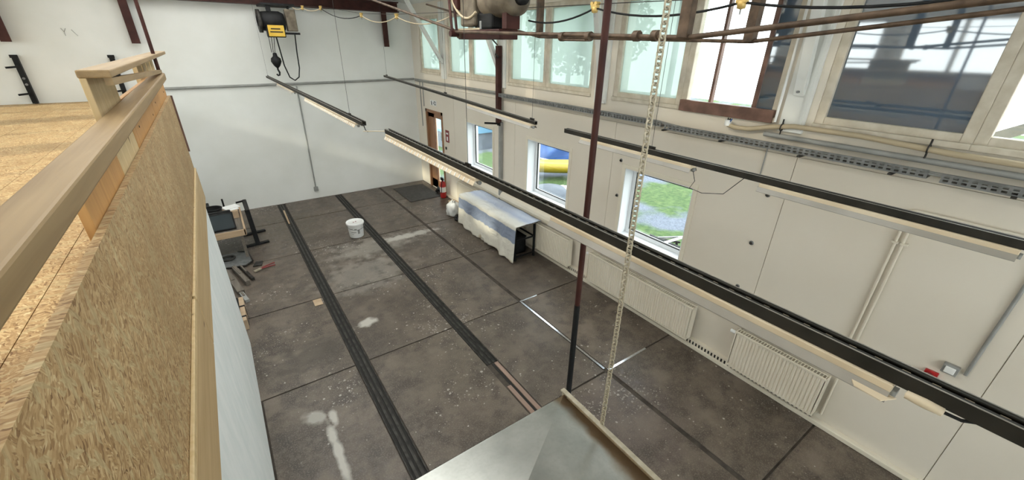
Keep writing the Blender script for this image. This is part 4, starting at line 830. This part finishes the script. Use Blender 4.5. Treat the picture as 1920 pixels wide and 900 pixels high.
# ------------------------------------------------------------------ clutter in the recess under the mezzanine
wb=thing('workbench','low tan plywood workbench in the recess under the mezzanine','workbench',(-.45,9.0,0))
box((-.85,8.35,.55),(-.10,9.75,.59)).build('bench_top','oldwood',wb,bevel=.004); box((-.85,8.33,.49),(-.08,8.36,.60)).build('front_edge','tan',wb); box((-.10,8.33,.50),(-.07,9.75,.62)).build('side_edge','tan',wb)
for x in (-.80,-.16):
    for y in (8.4,9.7): G().bar((x,y,0),(x,y,.55),.05,.05).build('leg','oldwood',wb)
mo=thing('monitor','black flat screen leaning on the workbench edge','screen',(-.42,8.45,.60)); G().bar((-.42,8.46,.60),(-.42,8.56,.90),.44,.045,(0,1,0)).build('casing','black',mo,bevel=.01); G().bar((-.42,8.441,.635),(-.42,8.523,.88),.39,.012,(0,1,0)).build('display','screen',mo); G().box((-.62,8.56,.60),(-.22,8.62,.93)).build('back_shell','black',mo,bevel=.02)
bn=thing('black_bin','round black bin standing behind the screen','bin',(-.50,9.0,.59)); G().lathe([(.001,0),(.12,0),(.15,.26),(.16,.27),(.15,.28),(.14,.26),(.11,.02),(.001,.02)],(-.50,9.0,.592),18).build('shell','black',bn); G().tube([(-.50+.15*math.cos(a),9.0+.15*math.sin(a),.87) for a in [2*PI*k/18 for k in range(18)]],.012,6,closed=True).build('rim','black',bn)
bs=thing('tool_case','small black tool case on the workbench by the wall','case',(-.70,9.5,.59)); box((-.82,9.35,.592),(-.56,9.65,.80)).build('case_body','black',bs,bevel=.015); G().tube([(-.75,9.345,.72),(-.75,9.32,.74),(-.63,9.32,.74),(-.63,9.345,.72)],.01,6).build('handle','black',bs)
wbx=thing('paper_stack','white sheets lying on a cardboard box on the workbench','paper',(-.20,9.2,.75)); G().bar((-.34,9.2,.765),(-.10,9.3,.765),.20,.02).build('top_sheet','white',wbx); G().bar((-.33,9.18,.748),(-.12,9.24,.748),.22,.012).build('lower_sheet','white',wbx)
cb=thing('cardboard_box','tan cardboard box under the white sheets','box',(-.20,9.2,.59)); box((-.36,9.05,.592),(-.115,9.42,.74)).build('carton','card',cb,bevel=.004); box((-.22,9.05,.7405),(-.20,9.42,.7415)).build('tape','tan',cb)
tag(G().tube([(-.33,9.62,.592),(-.33,9.62,.84)],.016,8).build('upright_pin','black'),'short black upright tube on the workbench','tube')
# black trestle of two T legs
ts=thing('trestle_stand','black steel stand with two spread T feet beside the workbench','stand',(.08,9.3,0))
for y in (8.95,9.60):
    G().bar((.06,y,.03),(.03,y+.05,.74),.08,.07,(0,1,0)).build('leg','black',ts,bevel=.004); G().bar((-.16,y-.03,.018),(.26,y+.03,.018),.085,.034).build('foot','black',ts,bevel=.006)
G().bar((.035,8.95,.72),(.035,9.68,.72),.06,.05).build('cross_bar','black',ts); G().bar((.05,8.97,.25),(.05,9.6,.25),.03,.03).build('cross_bar','black',ts); G().bar((-.12,9.62,.72),(.05,9.62,.74),.03,.03).build('stub_arm','black',ts)
# metal sheet with ring, timber offcuts, pincers
ms=thing('metal_sheet','grey metal plate with bent rim lying on the floor before the workbench','plate',(-.35,8.55,0)); G().prism([(-.62,8.12),(-.22,8.02),(-.10,8.16),(-.14,8.62),(-.30,8.72),(-.64,8.70)],'z',.02,.035).build('sheet','grey',ms); G().tube([(-.62,8.12,.035),(-.22,8.02,.035),(-.10,8.16,.035),(-.14,8.62,.035),(-.30,8.72,.035)],.014,6).build('bent_rim','darksteel',ms); G().box((-.6,8.15,0),(-.2,8.2,.02)).box((-.6,8.6,0),(-.2,8.65,.02)).build('batten_under','oldwood',ms)
tag(G().tube([(-.47+.11*math.cos(a),8.46+.09*math.sin(a),.055) for a in [2*PI*k/20 for k in range(20)]],.018,8,closed=True).build('steel_ring','darksteel'),'dark steel ring lying on the grey metal plate','ring')
tag(G().prism([(-.12,7.95),(.02,7.93),(.05,8.10),(-.06,8.12)],'z',.0,.02).build('slate_offcut','darksteel'),'dark flat offcut on the floor beside the metal plate','offcut')
pc=thing('bolt_cutter','bolt cutter with red handles lying on the floor','bolt cutter',(-.05,7.9,0)); PX=.08
for s_ in (-1,1): G().tube([(-.10+PX,7.76+.01*s_,.03),(.0+PX,7.80+.03*s_,.028),(.14+PX,7.84+.05*s_,.025)],.012,8).build('handle','darkred',pc)
G().bar((-.20+PX,7.70,.028),(-.08+PX,7.77,.03),.045,.02).build('jaw','chain',pc)
random.seed(11)
tim=[((-.52,7.95),(-.36,7.05),.10,.06,'oldwood','broad grey timber plank lying furthest under the mezzanine wall'),((-.40,7.98),(-.24,7.28),.07,.09,'oldwood','thick grey timber with split end'),((-.30,8.02),(-.16,7.42),.05,.05,'darksteel','dark square steel bar beside the grey timbers'),((-.58,7.2),(-.50,6.72),.09,.05,'oldwood','short grey plank lying end to end with the others'),((-.36,7.02),(-.30,6.72),.06,.05,'greypvc','short pale offcut at the end of the planks')]
for i,(a,b,w_,h_,m_,lb) in enumerate(tim):
    t=thing('timber_offcut',lb,'timber',(a[0],a[1],0),'timber and bar offcuts under the mezzanine'); G().bar((a[0],a[1],h_/2+.002),(b[0],b[1],h_/2+.002),w_,h_).build('length','%s'%m_,t,bevel=.004)
    G().bar((a[0],a[1],h_+.008),((a[0]+b[0])/2,(a[1]+b[1])/2,h_+.008),w_*.5,.01).build('splinter_strip','oldwood',t)
cs=thing('wooden_box','narrow tan wooden box strapped with black bands','box',(-.40,6.25,0)); box((-.50,5.95,.0),(-.34,6.66,.16)).build('case','card',cs,bevel=.005)
for y in (6.05,6.35): box((-.505,y,0),(-.335,y+.035,.165)).build('band','black',cs)
box((-.44,5.80,.165),(-.40,6.62,.18)).build('black_bar','black',cs)
# ------------------------------------------------------------------ outside the windows
struct(box((4.94,-14,-.20),(34,40,-.08)).build('floor_yard','ground'),'grass and gravel yard outside the windows')
th=thing('tarpaulin_heap','blue tarpaulin draped over a heap in the yard','tarpaulin',(10.2,11.8,-.08))
bm=bmesh.new(); bmesh.ops.create_icosphere(bm,subdivisions=4,radius=1); me=bpy.data.meshes.new('tarpaulin'); random.seed(2)
for v in bm.verts:
    k=1+.07*math.sin(9*v.co.x+3*v.co.y)+.05*math.sin(13*v.co.y+v.co.z*7); v.co=Vector((v.co.x*1.0*k,v.co.y*1.5*k,max(-.02,v.co.z)*1.15*k))
for f in bm.faces: f.smooth=True
bm.to_mesh(me); bm.free(); me.materials.append(M['tarp']); o=bpy.data.objects.new('tarpaulin',me); COL.objects.link(o); o.parent=th
G().tube([(10.2+1.05*math.cos(a),11.8+1.55*math.sin(a),.05) for a in [2*PI*k/30 for k in range(30)]],.02,6,closed=True).build('tie_rope','white',th)
kb=thing('yellow_boat','yellow boat hull on blocks in the yard','boat',(9.2,9.9,-.08))
g=G(); sec=[]; NL=16
for i in range(NL+1):
    u=i/NL*2-1; w_=.45*(1-abs(u)**2.4)+.01; hh=.30+.12*u*u
    for k in range(9): a=PI+PI*k/8; sec.append((9.2+w_*math.cos(a),9.9+1.9*u,.55+hh*math.sin(a)*(1-.5*abs(u)**3)+.12*u*u))
fs=[(i*9+k,i*9+k+1,(i+1)*9+k+1,(i+1)*9+k) for i in range(NL) for k in range(8)]+[(i*9,(i+1)*9,(i+1)*9+8,i*9+8) for i in range(NL)]
g.add(sec,fs,True); g.build('hull','boat',kb)
for y in (8.7,11.0): box((8.9,y,-.08),(9.5,y+.15,.28)).build('block','oldwood',kb)
for k in range(5): G().tube([(9.2-.40,9.6+.12*k,.36),(9.2-.43,9.65+.12*k,.50)],.02,5).build('hull_lettering','black',kb)
kb.location=(8.8,9.35,-.26); kb.rotation_euler=(0,0,-2.12)
for k,(x,y,a) in enumerate(((7.0,8.75,1.9),(7.35,8.35,1.75),(6.75,8.25,2.1),(7.95,7.75,1.8))):
    t=thing('white_board',['weathered white board lying closest to the boat','weathered white board second from the boat','weathered white board lying nearest the wall','weathered white board furthest out in the yard'][k],'board',(x,y,-.08),'white boards in the yard'); d=Vector((math.sin(a),math.cos(a),0)); G().bar(Vector((x,y,.0+.05*k))-d*.9,Vector((x,y,.0+.05*k))+d*.9,.22,.04).build('plank_face','white',t); G().bar(Vector((x,y,-.05+.03*k))-d*.5,Vector((x,y,-.05+.03*k))-d*.42,.3,.06).build('cleat','oldwood',t)
sh=thing('yard_shed','low grey shed with a light blue roof in the yard','shed',(9.7,16.1,-.08)); box((7.2,14.0,-.08),(11.5,24,.60)).build('cladding','shed',sh); G().prism([(7.1,.59),(11.7,.59),(11.7,.67),(9.4,1.5),(7.1,.67)],'y',13.9,24.1).build('roof','roofblue',sh)
for y in (14.6,15.8,17.0): box((7.17,y,.2),(7.2,y+.6,.5)).build('shed_window','screen',sh)
sc=thing('scrap_frame','black metal frame with white struts lying outside the grass window','scrap',(6.4,4.1,-.08))
for p,q,m_ in (((5.9,4.6,.45),(6.8,3.95,.30),'black'),((6.2,4.2,.25),(6.9,3.8,.50),'white'),((6.3,4.3,.45),(6.8,3.7,.20),'black'),((6.0,4.5,-.08),(6.0,4.5,.43),'black'),((6.75,3.98,-.08),(6.75,3.98,.31),'black'),((6.4,4.2,.40),(7.1,3.7,.45),'grey')): G().bar(p,q,.035,.035).build('strut',m_,sc)
G().lathe([(.001,0),(.20,0),(.22,.1),(.18,.32),(.12,.36),(.001,.36)],(6.6,3.75,-.08),16).build('drum','black',sc)
dp=thing('dark_container','dark green water tank in the yard below the boat','tank',(6.15,7.15,-.08)); G().lathe([(.001,0),(.42,0),(.44,.05),(.44,.62),(.38,.7),(.001,.72)],(6.15,7.15,-.08),20).build('tank_body','shed',dp); G().lathe([(.445,.3),(.455,.33),(.445,.36)],(6.15,7.15,-.08),20).build('tank_band','black',dp)
def tree(x,y,h,r,label,seed):
    random.seed(seed); t=thing('yard_tree',label,'tree',(x,y,-.08),'trees beyond the yard'); G().tube([(x,y,-.08),(x+.1,y,h*.5),(x,y+.1,h*.8)],.18,8,r2=.08).build('trunk','bark',t)
    g=G()
    for k in range(2600):
        a=random.uniform(0,2*PI); q=random.random()**.4; b=random.uniform(-1,1); cc=Vector((x+r*q*math.cos(a)*math.sqrt(1-b*b),y+r*q*math.sin(a)*math.sqrt(1-b*b),h*.72+r*.95*q*b)); s_=random.uniform(.12,.26)
        n_=Vector((random.gauss(0,1),random.gauss(0,1),random.gauss(0,1))).normalized(); e=n_.orthogonal().normalized()*s_; f_=n_.cross(e).normalized()*s_*.6
        g.add([cc-e,cc-f_,cc+e,cc+f_],[(0,1,2,3)])
    stuff(g.build('foliage','leaf',t))
tree(19,21,6.5,2.8,'green leafy tree far behind the blue tarpaulin',1); tree(26,24,7,3,'green leafy tree standing apart beyond the boat',2); tree(17,35,7,3,'green leafy tree behind the shed roof',3)
